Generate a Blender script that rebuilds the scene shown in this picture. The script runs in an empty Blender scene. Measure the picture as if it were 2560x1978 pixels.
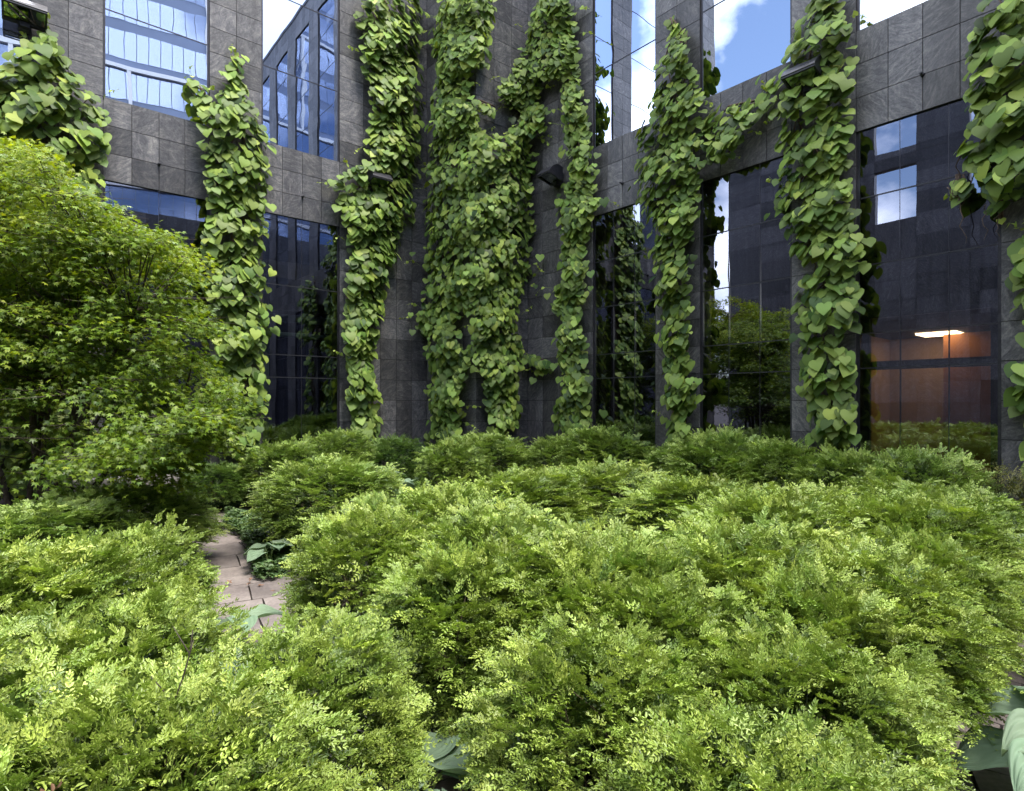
import bpy, math, random
import numpy as np
from mathutils import Vector, Matrix
SC = bpy.context.scene
COL = SC.collection
R = math.radians
# ------------------------------------------------------------------ camera
HC = 1.70                       # eye height (m)
F = 1449.0                      # focal length in photo pixels (2560 wide)
YH = 1001.0                     # horizon row
cam = bpy.data.objects.new("camera", bpy.data.cameras.new("camera")); COL.objects.link(cam)
cam.data.sensor_width = 36.0
cam.data.lens = 36.0 * F / 2560.0
cam.data.shift_y = (YH - 989.0) / 2560.0
cam.location = (0, 0, HC); cam.rotation_euler = (R(90), 0, 0)
cam.data.clip_start = 0.05; cam.data.clip_end = 3000
SC.camera = cam
# ------------------------------------------------------------------ world, sun, exposure
SUN_EL, SUN_AZ = R(64), R(128)       # azimuth clockwise from +Y (towards +X)
w = bpy.data.worlds.new("World"); SC.world = w; w.use_nodes = True
nt = w.node_tree; nt.nodes.clear()
def N(t, kind, **kw):
    n = t.nodes.new(kind)
    for k, v in kw.items(): setattr(n, k, v)
    return n
out = N(nt, 'ShaderNodeOutputWorld'); bg = N(nt, 'ShaderNodeBackground')
sky = N(nt, 'ShaderNodeTexSky', sky_type='NISHITA', sun_disc=False)
sky.sun_elevation = SUN_EL; sky.sun_rotation = SUN_AZ; sky.air_density = 1.0; sky.dust_density = 2.0
tc = N(nt, 'ShaderNodeTexCoord'); mp = N(nt, 'ShaderNodeMapping'); mp.inputs['Scale'].default_value = (1, 1, 1.6)
mp.inputs['Location'].default_value = (0.35, 0.1, 0.2)
no = N(nt, 'ShaderNodeTexNoise'); no.inputs['Scale'].default_value = 2.1; no.inputs['Detail'].default_value = 9; no.inputs['Roughness'].default_value = 0.52
cr = N(nt, 'ShaderNodeValToRGB'); cr.color_ramp.elements[0].position = 0.46; cr.color_ramp.elements[1].position = 0.56
mx = N(nt, 'ShaderNodeMixRGB'); mx.inputs['Color2'].default_value = (11.5, 11.8, 12.4, 1)
nt.links.new(tc.outputs['Generated'], mp.inputs['Vector']); nt.links.new(mp.outputs['Vector'], no.inputs['Vector'])
nt.links.new(no.outputs['Fac'], cr.inputs['Fac']); nt.links.new(cr.outputs['Color'], mx.inputs['Fac'])
nt.links.new(sky.outputs['Color'], mx.inputs['Color1']); nt.links.new(mx.outputs['Color'], bg.inputs['Color'])
bg.inputs['Strength'].default_value = 0.15; nt.links.new(bg.outputs['Background'], out.inputs['Surface'])
sun = bpy.data.objects.new("sun", bpy.data.lights.new("sun", 'SUN')); COL.objects.link(sun)
sun.data.energy = 1.9; sun.data.angle = R(22); sun.data.color = (1.0, 0.95, 0.86)
sd = Vector((math.sin(SUN_AZ) * math.cos(SUN_EL), math.cos(SUN_AZ) * math.cos(SUN_EL), math.sin(SUN_EL)))
sun.rotation_euler = sd.to_track_quat('Z', 'Y').to_euler(); sun.location = (0, 0, 30)
SC.view_settings.view_transform = 'Standard'; SC.view_settings.look = 'None'
SC.view_settings.gamma = 1.0; SC.view_settings.exposure = 1.58
SC.cycles.max_bounces = 8; SC.cycles.transparent_max_bounces = 12; SC.cycles.diffuse_bounces = 4; SC.cycles.glossy_bounces = 4

rng = np.random.default_rng(7)
random.seed(7)
# ------------------------------------------------------------------ geometry of the courtyard
A = np.array([.765, .644]); B = np.array([-.644, .765])           # the two wall directions
NL = np.array([.644, -.765]); NR = np.array([-.765, -.644])       # normals into the courtyard
C1 = np.array([-1.75, 11.9]); C2 = C1 - 1.694 * B                 # step in the corner
C3 = C2 + 1.27 * A                                                # inner corner, right wall starts
ROW = .4; TOPZ = HC + 35 * ROW
PLANES = {'L': (C1, NL), 'S': (C1, NR), 'T': (C2, NL), 'R': (C3, NR)}
def ray(px, py):
    return np.array([(px - 1280.0) / F, 1.0, (YH - py) / F])
def on_plane(px, py, pl, off=0.0):
    """point at distance off in front of a wall plane, on the sight line"""
    p0, n = PLANES[pl]; d = ray(px, py)
    den = d[0] * n[0] + d[1] * n[1]; c = p0 @ n
    t = (c + off) / den
    return np.array([d[0] * t, d[1] * t, HC + d[2] * t])
def ground(px, py, h=0.0):
    Z = F * (HC - h) / (py - YH)
    return np.array([(px - 1280) / F * Z, Z])

# ------------------------------------------------------------------ object helpers
def link(o, parent=None):
    COL.objects.link(o)
    if parent is not None: o.parent = parent
    return o
def thing(name, label, cat, loc=(0, 0, 0), rz=0.0, group=None):
    o = bpy.data.objects.new(name, None); COL.objects.link(o)
    o.location = loc; o.rotation_euler = (0, 0, rz); o.empty_display_size = .2
    o['label'] = label; o['category'] = cat
    if group: o['group'] = group
    return o
def tag(o, label, cat, group=None, kind=None):
    if label: o['label'] = label
    if cat: o['category'] = cat
    if group: o['group'] = group
    if kind: o['kind'] = kind
    return o
class MB:
    """collects polygons"""
    def __init__(s): s.v = []; s.f = []; s.c = []
    def quad(s, a, b, c, d, col=None):
        n = len(s.v); s.v += [tuple(a), tuple(b), tuple(c), tuple(d)]; s.f.append((n, n + 1, n + 2, n + 3))
        s.c += [col or (0, 0, 0, 1)] * 4
    def poly(s, pts, col=None):
        n = len(s.v); s.v += [tuple(p) for p in pts]; s.f.append(tuple(range(n, n + len(pts)))); s.c += [col or (0, 0, 0, 1)] * len(pts)
    def box(s, o, ax, ay, az):
        o, ax, ay, az = [np.array(q, float) for q in (o, ax, ay, az)]
        p = [o, o + ax, o + ax + ay, o + ay, o + az, o + ax + az, o + ax + ay + az, o + ay + az]
        n = len(s.v); s.v += [tuple(q) for q in p]; s.c += [(0, 0, 0, 1)] * 8
        for f in ((0, 3, 2, 1), (4, 5, 6, 7), (0, 1, 5, 4), (1, 2, 6, 5), (2, 3, 7, 6), (3, 0, 4, 7)):
            s.f.append(tuple(n + i for i in f))
    def tube(s, pts, rads, seg=7, cap=True):
        pts = [np.array(p, float) for p in pts]; n0 = len(s.v)
        up = np.array([.13, .21, .97])
        for i, p in enumerate(pts):
            d = pts[min(i + 1, len(pts) - 1)] - pts[max(i - 1, 0)]
            d /= (np.linalg.norm(d) + 1e-9)
            x = np.cross(d, up)
            if np.linalg.norm(x) < .05: x = np.cross(d, np.array([1., 0, 0]))
            x /= np.linalg.norm(x); y = np.cross(d, x); r = rads[i] if hasattr(rads, '__len__') else rads
            for k in range(seg):
                a = 2 * math.pi * k / seg
                s.v.append(tuple(p + r * (math.cos(a) * x + math.sin(a) * y))); s.c.append((0, 0, 0, 1))
        for i in range(len(pts) - 1):
            for k in range(seg):
                a = n0 + i * seg + k; b = n0 + i * seg + (k + 1) % seg
                s.f.append((a, b, b + seg, a + seg))
        if cap:
            s.f.append(tuple(n0 + k for k in range(seg))[::-1]); s.f.append(tuple(n0 + (len(pts) - 1) * seg + k for k in range(seg)))
    def build(s, name, mat, parent=None, smooth=False, bevel=0, attr=False):
        me = bpy.data.meshes.new(name); me.from_pydata(s.v, [], s.f); me.materials.append(mat)
        if attr:
            at = me.color_attributes.new('Col', 'FLOAT_COLOR', 'POINT')
            at.data.foreach_set('color', np.array(s.c, np.float32).ravel())
        if smooth: me.shade_smooth()
        me.update()
        o = bpy.data.objects.new(name, me); link(o, parent)
        if bevel:
            m = o.modifiers.new('bevel', 'BEVEL'); m.width = bevel; m.segments = 2; m.limit_method = 'ANGLE'
        return o
def scatter_mesh(name, proto, org, mats3, mat, cols=None, smooth=True, tipcol=None):
    """proto=(verts,faces); org (N,3); mats3 (N,3,3) columns are the leaf axes times scale"""
    pv = np.array(proto[0], np.float32); nv = len(pv); n = len(org)
    V = np.einsum('nij,vj->nvi', mats3.astype(np.float32), pv) + org[:, None, :].astype(np.float32)
    lens = np.array([len(f) for f in proto[1]], np.int32); idx = np.concatenate([np.array(f, np.int32) for f in proto[1]])
    loops = (idx[None, :] + (np.arange(n, dtype=np.int32) * nv)[:, None]).ravel()
    tot = np.tile(lens, n); start = np.concatenate([[0], np.cumsum(tot)[:-1]]).astype(np.int32)
    me = bpy.data.meshes.new(name); me.vertices.add(n * nv); me.vertices.foreach_set('co', V.ravel())
    me.loops.add(len(loops)); me.loops.foreach_set('vertex_index', loops)
    me.polygons.add(len(tot)); me.polygons.foreach_set('loop_start', start); me.polygons.foreach_set('loop_total', tot)
    if cols is not None:
        c = np.repeat(cols.astype(np.float32)[:, None, :], nv, axis=1)
        if tipcol is not None: c[:, :, 1] += tipcol[None, :]
        at = me.color_attributes.new('Col', 'FLOAT_COLOR', 'POINT')
        c4 = np.ones((n, nv, 4), np.float32); c4[:, :, :3] = c
        at.data.foreach_set('color', c4.ravel())
    me.update(calc_edges=True)
    if smooth: me.polygons.foreach_set('use_smooth', np.ones(len(tot), bool))
    me.materials.append(mat)
    return me
def norm(v): return v / (np.linalg.norm(v, axis=-1, keepdims=True) + 1e-9)
def frames(tip, nrm, scale):
    """columns x=side, y=tip, z=normal"""
    y = norm(tip); x = norm(np.cross(y, nrm)); z = np.cross(x, y)
    return np.stack([x, y, z], axis=2) * scale[:, None, None]

# ------------------------------------------------------------------ materials
def newmat(name):
    m = bpy.data.materials.new(name); m.use_nodes = True; t = m.node_tree; t.nodes.clear()
    return m, t, N(t, 'ShaderNodeOutputMaterial')
def ramp(t, stops, fac=None):
    r = N(t, 'ShaderNodeValToRGB'); e = r.color_ramp.elements
    while len(e) < len(stops): e.new(0.5)
    for i, (p, c) in enumerate(stops): e[i].position = p; e[i].color = (*c, 1)
    if fac is not None: t.links.new(fac, r.inputs['Fac'])
    return r
def plain(name, col, rough=.6, metal=0.0, noise=0.12, scale=8, spec=.5):
    m, t, o = newmat(name); p = N(t, 'ShaderNodeBsdfPrincipled')
    nz = N(t, 'ShaderNodeTexNoise'); nz.inputs['Scale'].default_value = scale; nz.inputs['Detail'].default_value = 6
    g = N(t, 'ShaderNodeNewGeometry'); t.links.new(g.outputs['Position'], nz.inputs['Vector'])
    r = ramp(t, [(.3, [c * (1 - noise * 2) for c in col]), (.7, [min(1, c * (1 + noise * 2)) for c in col])], nz.outputs['Fac'])
    t.links.new(r.outputs['Color'], p.inputs['Base Color'])
    p.inputs['Roughness'].default_value = rough; p.inputs['Metallic'].default_value = metal
    p.inputs['Specular IOR Level'].default_value = spec
    t.links.new(p.outputs['BSDF'], o.inputs['Surface']); return m
def leafmat(name, dark, mid, light, trans, rough=.42, tfac=.3, spec=.45, yellow=None):
    """Col.r = random per leaf, Col.g = youth, with some painted light and shade (0 old, 1 new growth)"""
    m, t, o = newmat(name); at = N(t, 'ShaderNodeAttribute', attribute_name='Col')
    sp = N(t, 'ShaderNodeSeparateColor'); t.links.new(at.outputs['Color'], sp.inputs['Color'])
    a = ramp(t, [(0, dark), (.45, mid), (1, light)], sp.outputs['Green'])
    hsv = N(t, 'ShaderNodeHueSaturation'); mr = N(t, 'ShaderNodeMapRange')
    mr.inputs['To Min'].default_value = .68; mr.inputs['To Max'].default_value = 1.28
    t.links.new(sp.outputs['Red'], mr.inputs['Value']); t.links.new(mr.outputs['Result'], hsv.inputs['Value'])
    mh = N(t, 'ShaderNodeMapRange'); mh.inputs['To Min'].default_value = .485; mh.inputs['To Max'].default_value = .512
    t.links.new(sp.outputs['Blue'], mh.inputs['Value']); t.links.new(mh.outputs['Result'], hsv.inputs['Hue'])
    t.links.new(a.outputs['Color'], hsv.inputs['Color'])
    p = N(t, 'ShaderNodeBsdfPrincipled'); p.inputs['Roughness'].default_value = rough; p.inputs['Specular IOR Level'].default_value = spec
    t.links.new(hsv.outputs['Color'], p.inputs['Base Color'])
    tr = N(t, 'ShaderNodeBsdfTranslucent'); mm = N(t, 'ShaderNodeMixRGB', blend_type='MULTIPLY'); mm.inputs['Fac'].default_value = 1
    t.links.new(hsv.outputs['Color'], mm.inputs['Color1']); mm.inputs['Color2'].default_value = (*trans, 1)
    t.links.new(mm.outputs['Color'], tr.inputs['Color'])
    mix = N(t, 'ShaderNodeMixShader'); mix.inputs['Fac'].default_value = tfac
    t.links.new(p.outputs['BSDF'], mix.inputs[1]); t.links.new(tr.outputs['BSDF'], mix.inputs[2])
    t.links.new(mix.outputs['Shader'], o.inputs['Surface']); return m

def stonemat():
    m, t, o = newmat('slate'); g = N(t, 'ShaderNodeNewGeometry'); at = N(t, 'ShaderNodeAttribute', attribute_name='Col')
    sp = N(t, 'ShaderNodeSeparateColor'); t.links.new(at.outputs['Color'], sp.inputs['Color'])
    sc = N(t, 'ShaderNodeVectorMath', operation='SCALE'); sc.inputs['Scale'].default_value = 60
    t.links.new(at.outputs['Color'], sc.inputs[0])
    ad = N(t, 'ShaderNodeVectorMath', operation='ADD'); t.links.new(g.outputs['Position'], ad.inputs[0]); t.links.new(sc.outputs['Vector'], ad.inputs[1])
    rot = N(t, 'ShaderNodeVectorRotate', rotation_type='AXIS_ANGLE'); rot.inputs['Axis'].default_value = (.7, .6, .3)
    ma = N(t, 'ShaderNodeMath', operation='MULTIPLY'); ma.inputs[1].default_value = 3.0
    t.links.new(sp.outputs['Blue'], ma.inputs[0]); t.links.new(ma.outputs['Value'], rot.inputs['Angle']); t.links.new(ad.outputs['Vector'], rot.inputs['Vector'])
    st = N(t, 'ShaderNodeMapping'); st.inputs['Scale'].default_value = (1, 1, 3.2); t.links.new(rot.outputs['Vector'], st.inputs['Vector'])
    n1 = N(t, 'ShaderNodeTexNoise'); n1.inputs['Scale'].default_value = 3.6; n1.inputs['Detail'].default_value = 7; n1.inputs['Roughness'].default_value = .6; n1.inputs['Distortion'].default_value = 2.2
    t.links.new(st.outputs['Vector'], n1.inputs['Vector'])
    wv = N(t, 'ShaderNodeTexWave', bands_direction='Z'); wv.inputs['Scale'].default_value = 5; wv.inputs['Distortion'].default_value = 22
    wv.inputs['Detail'].default_value = 5; wv.inputs['Detail Scale'].default_value = 1.0; wv.inputs['Detail Roughness'].default_value = .68
    t.links.new(rot.outputs['Vector'], wv.inputs['Vector'])
    n2 = N(t, 'ShaderNodeTexNoise'); n2.inputs['Scale'].default_value = 34; n2.inputs['Detail'].default_value = 7; n2.inputs['Roughness'].default_value = .75
    t.links.new(st.outputs['Vector'], n2.inputs['Vector'])
    r1 = ramp(t, [(.28, (.054, .055, .063)), (.5, (.098, .098, .108)), (.76, (.195, .19, .19))], n1.outputs['Fac'])
    r2 = ramp(t, [(.1, (.84, .84, .85)), (.85, (1.12, 1.12, 1.10))], wv.outputs['Fac'])
    r3 = ramp(t, [(.30, (.62, .62, .64)), (.70, (1.42, 1.40, 1.34))], n2.outputs['Fac'])
    m1 = N(t, 'ShaderNodeMixRGB', blend_type='MULTIPLY'); m1.inputs['Fac'].default_value = 1
    m2 = N(t, 'ShaderNodeMixRGB', blend_type='MULTIPLY'); m2.inputs['Fac'].default_value = 1
    t.links.new(r1.outputs['Color'], m1.inputs['Color1']); t.links.new(r2.outputs['Color'], m1.inputs['Color2'])
    t.links.new(m1.outputs['Color'], m2.inputs['Color1']); t.links.new(r3.outputs['Color'], m2.inputs['Color2'])
    h = N(t, 'ShaderNodeHueSaturation'); mr = N(t, 'ShaderNodeMapRange'); mr.inputs['To Min'].default_value = .62; mr.inputs['To Max'].default_value = 1.40
    t.links.new(sp.outputs['Red'], mr.inputs['Value']); t.links.new(mr.outputs['Result'], h.inputs['Value']); t.links.new(m2.outputs['Color'], h.inputs['Color'])
    sm = N(t, 'ShaderNodeMapping'); sm.inputs['Scale'].default_value = (3.5, 3.5, .28); t.links.new(g.outputs['Position'], sm.inputs['Vector'])
    n4 = N(t, 'ShaderNodeTexNoise'); n4.inputs['Scale'].default_value = 1.6; n4.inputs['Detail'].default_value = 6; n4.inputs['Roughness'].default_value = .65; t.links.new(sm.outputs['Vector'], n4.inputs['Vector'])
    r4 = ramp(t, [(.34, (.66, .65, .66)), (.55, (1, 1, 1)), (.74, (1.22, 1.20, 1.16))], n4.outputs['Fac'])
    m4 = N(t, 'ShaderNodeMixRGB', blend_type='MULTIPLY'); m4.inputs['Fac'].default_value = .85
    t.links.new(h.outputs['Color'], m4.inputs['Color1']); t.links.new(r4.outputs['Color'], m4.inputs['Color2'])
    p = N(t, 'ShaderNodeBsdfPrincipled'); t.links.new(m4.outputs['Color'], p.inputs['Base Color'])
    p.inputs['Roughness'].default_value = .38; p.inputs['Specular IOR Level'].default_value = .5
    b = N(t, 'ShaderNodeBump'); b.inputs['Strength'].default_value = .25; b.inputs['Distance'].default_value = .01
    t.links.new(n2.outputs['Fac'], b.inputs['Height']); t.links.new(b.outputs['Normal'], p.inputs['Normal'])
    t.links.new(p.outputs['BSDF'], o.inputs['Surface']); return m
def glassmat(name, refl, fac0, wav, tint=(.30, .33, .36), wscale=1.1):
    m, t, o = newmat(name); g = N(t, 'ShaderNodeNewGeometry')
    nz = N(t, 'ShaderNodeTexNoise'); nz.inputs['Scale'].default_value = wscale; nz.inputs['Detail'].default_value = 1.2; nz.inputs['Distortion'].default_value = .4
    at = N(t, 'ShaderNodeAttribute', attribute_name='Col'); ad = N(t, 'ShaderNodeVectorMath', operation='ADD')
    sc = N(t, 'ShaderNodeVectorMath', operation='SCALE'); sc.inputs['Scale'].default_value = 37; t.links.new(at.outputs['Color'], sc.inputs[0])
    t.links.new(g.outputs['Position'], ad.inputs[0]); t.links.new(sc.outputs['Vector'], ad.inputs[1]); t.links.new(ad.outputs['Vector'], nz.inputs['Vector'])
    b = N(t, 'ShaderNodeBump'); b.inputs['Strength'].default_value = wav; b.inputs['Distance'].default_value = .1
    t.links.new(nz.outputs['Fac'], b.inputs['Height'])
    gl = N(t, 'ShaderNodeBsdfGlossy'); gl.inputs['Roughness'].default_value = 0.0; gl.inputs['Color'].default_value = (*refl, 1)
    t.links.new(b.outputs['Normal'], gl.inputs['Normal'])
    tr = N(t, 'ShaderNodeBsdfTransparent'); tr.inputs['Color'].default_value = (*tint, 1)
    fr = N(t, 'ShaderNodeLayerWeight'); fr.inputs['Blend'].default_value = .35
    mr = N(t, 'ShaderNodeMapRange'); mr.inputs['To Min'].default_value = fac0; mr.inputs['To Max'].default_value = 1.0
    t.links.new(fr.outputs['Fresnel'], mr.inputs['Value'])
    mix = N(t, 'ShaderNodeMixShader'); t.links.new(mr.outputs['Result'], mix.inputs['Fac'])
    t.links.new(tr.outputs['BSDF'], mix.inputs[1]); t.links.new(gl.outputs['BSDF'], mix.inputs[2])
    t.links.new(mix.outputs['Shader'], o.inputs['Surface']); return m
def emis(name, col, s):
    m, t, o = newmat(name); e = N(t, 'ShaderNodeEmission'); e.inputs['Color'].default_value = (*col, 1); e.inputs['Strength'].default_value = s
    t.links.new(e.outputs['Emission'], o.inputs['Surface']); return m
M = {}
M['stone'] = stonemat()
M['joint'] = plain('joint', (.02, .018, .02), .8)
M['glass_up'] = glassmat('upper_glass', (.78, .85, 1.0), .62, .018)
M['glass_lo'] = glassmat('lower_glass', (.54, .58, .74), .34, .011, tint=(.60, .58, .55))
M['glass_tower'] = glassmat('tower_glass', (.62, .74, 1.0), .34, .004, tint=(.9, .9, .9), wscale=.3)
M['dark_metal'] = plain('dark_metal', (.035, .035, .045), .4, .3, .1, 20)
M['bar'] = plain('glazing_bar_metal', (.05, .05, .06), .35, .5, .1, 20)
M['frame'] = plain('interior_frame_paint', (.02, .022, .035), .5)
M['dark_room'] = plain('dark_room_paint', (.022, .024, .026), .8)
M['office_wall'] = plain('office_wall_paint', (.36, .25, .14), .7, 0, .04, 1.5)
M['office_door'] = plain('office_wood', (.38, .16, .05), .5, 0, .08, 3)
M['office_floor'] = plain('office_carpet', (.10, .07, .05), .9)
M['teal'] = plain('teal_paint', (.10, .17, .16), .5)
M['lamp_glow'] = emis('office_lamp_glow', (1.0, .72, .42), 4.6)
M['white_panel'] = plain('white_panel', (.75, .77, .8), .4, 0, .03)
M['lens'] = glassmat('lamp_lens', (.5, .55, .5), .35, .0, tint=(.4, .45, .35))
M['bark'] = plain('bark', (.060, .045, .035), .85, 0, .25, 30)
M['twig'] = plain('twig', (.10, .075, .045), .8, 0, .2, 40)
M['vine_stem'] = plain('vine_stem', (.11, .075, .055), .8, 0, .25, 40)
M['tendril'] = plain('tendril', (.22, .30, .09), .6, 0, .1, 20)
M['soil'] = plain('soil', (.035, .025, .018), .95, 0, .3, 14)
M['vine_leaf'] = leafmat('vine_leaf', (.035, .075, .018), (.165, .260, .050), (.32, .42, .08), (1.4, 1.3, .4), .50, .24, .28)
M['maple_leaf'] = leafmat('maple_leaf', (.04, .09, .015), (.18, .28, .03), (.40, .48, .045), (1.5, 1.4, .4), .45, .42)
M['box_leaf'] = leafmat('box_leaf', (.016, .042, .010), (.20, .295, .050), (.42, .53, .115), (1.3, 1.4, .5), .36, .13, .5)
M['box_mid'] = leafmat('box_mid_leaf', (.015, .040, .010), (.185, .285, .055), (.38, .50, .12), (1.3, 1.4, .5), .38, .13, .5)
M['yew_leaf'] = leafmat('yew_leaf', (.012, .036, .014), (.095, .175, .04), (.23, .35, .09), (1.3, 1.4, .6), .42, .2, .4)
M['gold_leaf'] = leafmat('gold_leaf', (.060, .075, .02), (.16, .18, .045), (.34, .33, .10), (1.4, 1.3, .6), .45, .25, .4)
M['cover_leaf'] = leafmat('ground_cover_leaf', (.035, .075, .025), (.085, .15, .055), (.20, .29, .12), (1.3, 1.4, .6), .45, .2, .4)
M['hosta_leaf'] = leafmat('hosta_leaf', (.12, .18, .11), (.19, .27, .175), (.27, .36, .235), (1.2, 1.4, .8), .6, .2, .25)
M['dead_leaf'] = plain('dead_leaf', (.22, .12, .07), .7)
def pathmat():
    m, t, o = newmat('flagstone'); g = N(t, 'ShaderNodeNewGeometry')
    at = N(t, 'ShaderNodeAttribute', attribute_name='Col')
    n1 = N(t, 'ShaderNodeTexNoise'); n1.inputs['Scale'].default_value = 3; n1.inputs['Detail'].default_value = 8; n1.inputs['Roughness'].default_value = .65
    n2 = N(t, 'ShaderNodeTexNoise'); n2.inputs['Scale'].default_value = 40; n2.inputs['Detail'].default_value = 6
    t.links.new(g.outputs['Position'], n1.inputs['Vector']); t.links.new(g.outputs['Position'], n2.inputs['Vector'])
    r1 = ramp(t, [(.3, (.13, .108, .10)), (.5, (.20, .168, .155)), (.7, (.27, .232, .21))], n1.outputs['Fac'])
    r2 = ramp(t, [(.35, (.85, .85, .85)), (.65, (1.12, 1.12, 1.12))], n2.outputs['Fac'])
    mm = N(t, 'ShaderNodeMixRGB', blend_type='MULTIPLY'); mm.inputs['Fac'].default_value = 1
    t.links.new(r1.outputs['Color'], mm.inputs['Color1']); t.links.new(r2.outputs['Color'], mm.inputs['Color2'])
    sp = N(t, 'ShaderNodeSeparateColor'); t.links.new(at.outputs['Color'], sp.inputs['Color'])
    mr = N(t, 'ShaderNodeMapRange'); mr.inputs['To Min'].default_value = .8; mr.inputs['To Max'].default_value = 1.15; t.links.new(sp.outputs['Red'], mr.inputs['Value'])
    h = N(t, 'ShaderNodeHueSaturation'); t.links.new(mr.outputs['Result'], h.inputs['Value']); t.links.new(mm.outputs['Color'], h.inputs['Color'])
    p = N(t, 'ShaderNodeBsdfPrincipled'); t.links.new(h.outputs['Color'], p.inputs['Base Color']); p.inputs['Roughness'].default_value = .75
    b = N(t, 'ShaderNodeBump'); b.inputs['Strength'].default_value = .3; b.inputs['Distance'].default_value = .01
    t.links.new(n1.outputs['Fac'], b.inputs['Height']); t.links.new(b.outputs['Normal'], p.inputs['Normal'])
    t.links.new(p.outputs['BSDF'], o.inputs['Surface']); return m
M['path'] = pathmat()

# ------------------------------------------------------------------ ground and paths
g = MB(); g.quad((-400, -400, 0), (400, -400, 0), (400, 400, 0), (-400, 400, 0))
gr = g.build('ground', M['soil']); tag(gr, 'dark brown soil floor of the courtyard under the shrubs', None, kind='structure')
def flag_path(name, pts, width, label):
    """flagstones cut from a winding strip"""
    P = [np.array(p, float) for p in pts]
    dense = []
    for i in range(len(P) - 1):
        p0 = P[max(i - 1, 0)]; p1 = P[i]; p2 = P[i + 1]; p3 = P[min(i + 2, len(P) - 1)]
        for t in np.linspace(0, 1, 8, endpoint=False):
            dense.append(.5 * ((2 * p1) + (-p0 + p2) * t + (2 * p0 - 5 * p1 + 4 * p2 - p3) * t * t + (-p0 + 3 * p1 - 3 * p2 + p3) * t ** 3))
    dense.append(P[-1]); mb = MB(); L = []; acc = 0
    for i, p in enumerate(dense):
        d = dense[min(i + 1, len(dense) - 1)] - dense[max(i - 1, 0)]; d /= np.linalg.norm(d) + 1e-9
        L.append((p, np.array([-d[1], d[0]])))
    i = 0
    while i < len(L) - 1:
        step = random.choice([2, 2, 3, 3]); j = min(i + step, len(L) - 1)
        splits = [-1, random.uniform(-.25, .3), 1] if random.random() < .75 else [-1, 1]
        for a, b in zip(splits[:-1], splits[1:]):
            gp = .008
            def pt(k, sft, e): 
                return L[k][0] + L[k][1] * sft * width / 2
            left = [pt(k, a, 0) for k in range(i, j + 1)]; right = [pt(k, b, 0) for k in range(i, j + 1)]
            pl = left + right[::-1]; c = sum(pl) / len(pl)
            pl = [c + (q - c) * (1 - gp / max(.15, np.linalg.norm(q - c))) for q in pl]
            z = .02 + random.uniform(0, .004); col = (random.random(), 0, 0, 1)
            mb.poly([(q[0], q[1], z) for q in pl][::-1], col)
            for u in range(len(pl)):
                q, r_ = pl[u], pl[(u + 1) % len(pl)]
                mb.quad((q[0], q[1], z), (r_[0], r_[1], z), (r_[0], r_[1], .002), (q[0], q[1], .002), col)
        i = j
    o = mb.build(name, M['path'], attr=True); tag(o, label, None, kind='structure'); return o
flag_path('path', [(-5.9, 9.6), (-4.75, 8.3), (-3.3, 6.8), (-2.55, 5.6), (-1.95, 4.5), (-1.38, 3.6), (-.88, 2.95), (-.38, 2.5), (-.12, 1.9), (-.05, .8), (.1, -3)], .95,
          'winding brown flagstone path between the shrubs on the left')
flag_path('path', [(-4.4, 8.75), (-3.2, 8.9), (-2.0, 8.6), (-1.0, 8.0), (.2, 7.0), (1.5, 6.3), (2.6, 5.6), (3.3, 4.6), (3.0, 3.6), (2.3, 2.9), (1.9, 2.2), (1.5, 1.3), (1.2, -2)], .9,
          'flagstone path behind the central shrubs that returns at the lower right')

# ------------------------------------------------------------------ building
def p3(p, z): return (p[0], p[1], z)
def tiles(mb, o, d, n, s0, s1, z0, z1, cuts, rows=ROW, phase=HC, gap=.004, depth=.02):
    """individual slate tiles on a wall strip; cuts = joint positions between s0 and s1"""
    xs = [s0] + list(cuts) + [s1]
    k0 = math.floor((z0 - phase) / rows + 1e-6)
    z = phase + k0 * rows; zs = [z0]
    while z < z1 - 1e-6:
        if z > z0 + 1e-6: zs.append(z)
        z += rows
    zs.append(z1)
    for za, zb in zip(zs[:-1], zs[1:]):
        if zb - za < .02: continue
        for a, b in zip(xs[:-1], xs[1:]):
            pr = random.uniform(0, .0015)
            c = (random.random(), random.random(), random.random(), 1)
            q = [(a + gap, za + gap), (b - gap, za + gap), (b - gap, zb - gap), (a + gap, zb - gap)]
            fr = [np.append(o + d * s + n * pr, zz) for s, zz in q]; bk = [np.append(o + d * s - n * depth, zz) for s, zz in q]
            # winding so that the normal faces n
            mb.quad(*fr, col=c)
            for i in range(4): mb.quad(fr[(i + 1) % 4], fr[i], bk[i], bk[(i + 1) % 4], col=c)
bld = thing('slate_building', 'grey slate clad courtyard building with tall mirrored windows and a stepped inner corner', 'building', (0, 0, 0))
def stone_part(name, specs, back, parent=bld):
    """specs: tile strips; back: thin dark backing boxes"""
    mb = MB()
    for s in specs: tiles(mb, *s)
    o = mb.build(name, M['stone'], parent, attr=True)
    bb = MB()
    for (oo, d, n, s0, s1, z0, z1, th) in back:
        a = oo + d * s0 - n * .012
        bb.box(p3(a, z0), tuple(np.append(d * (s1 - s0), 0)), tuple(np.append(-n * th, 0)), (0, 0, z1 - z0))
    bb.build('joint_backing', M['joint'], o)
    return o
dL = -A; dR = -B
Z0 = -.05
SPL, SPH = HC + 8 * ROW, HC + 11 * ROW
def even(s0, s1, n): return list(np.linspace(s0, s1, n + 1)[1:-1])
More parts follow.
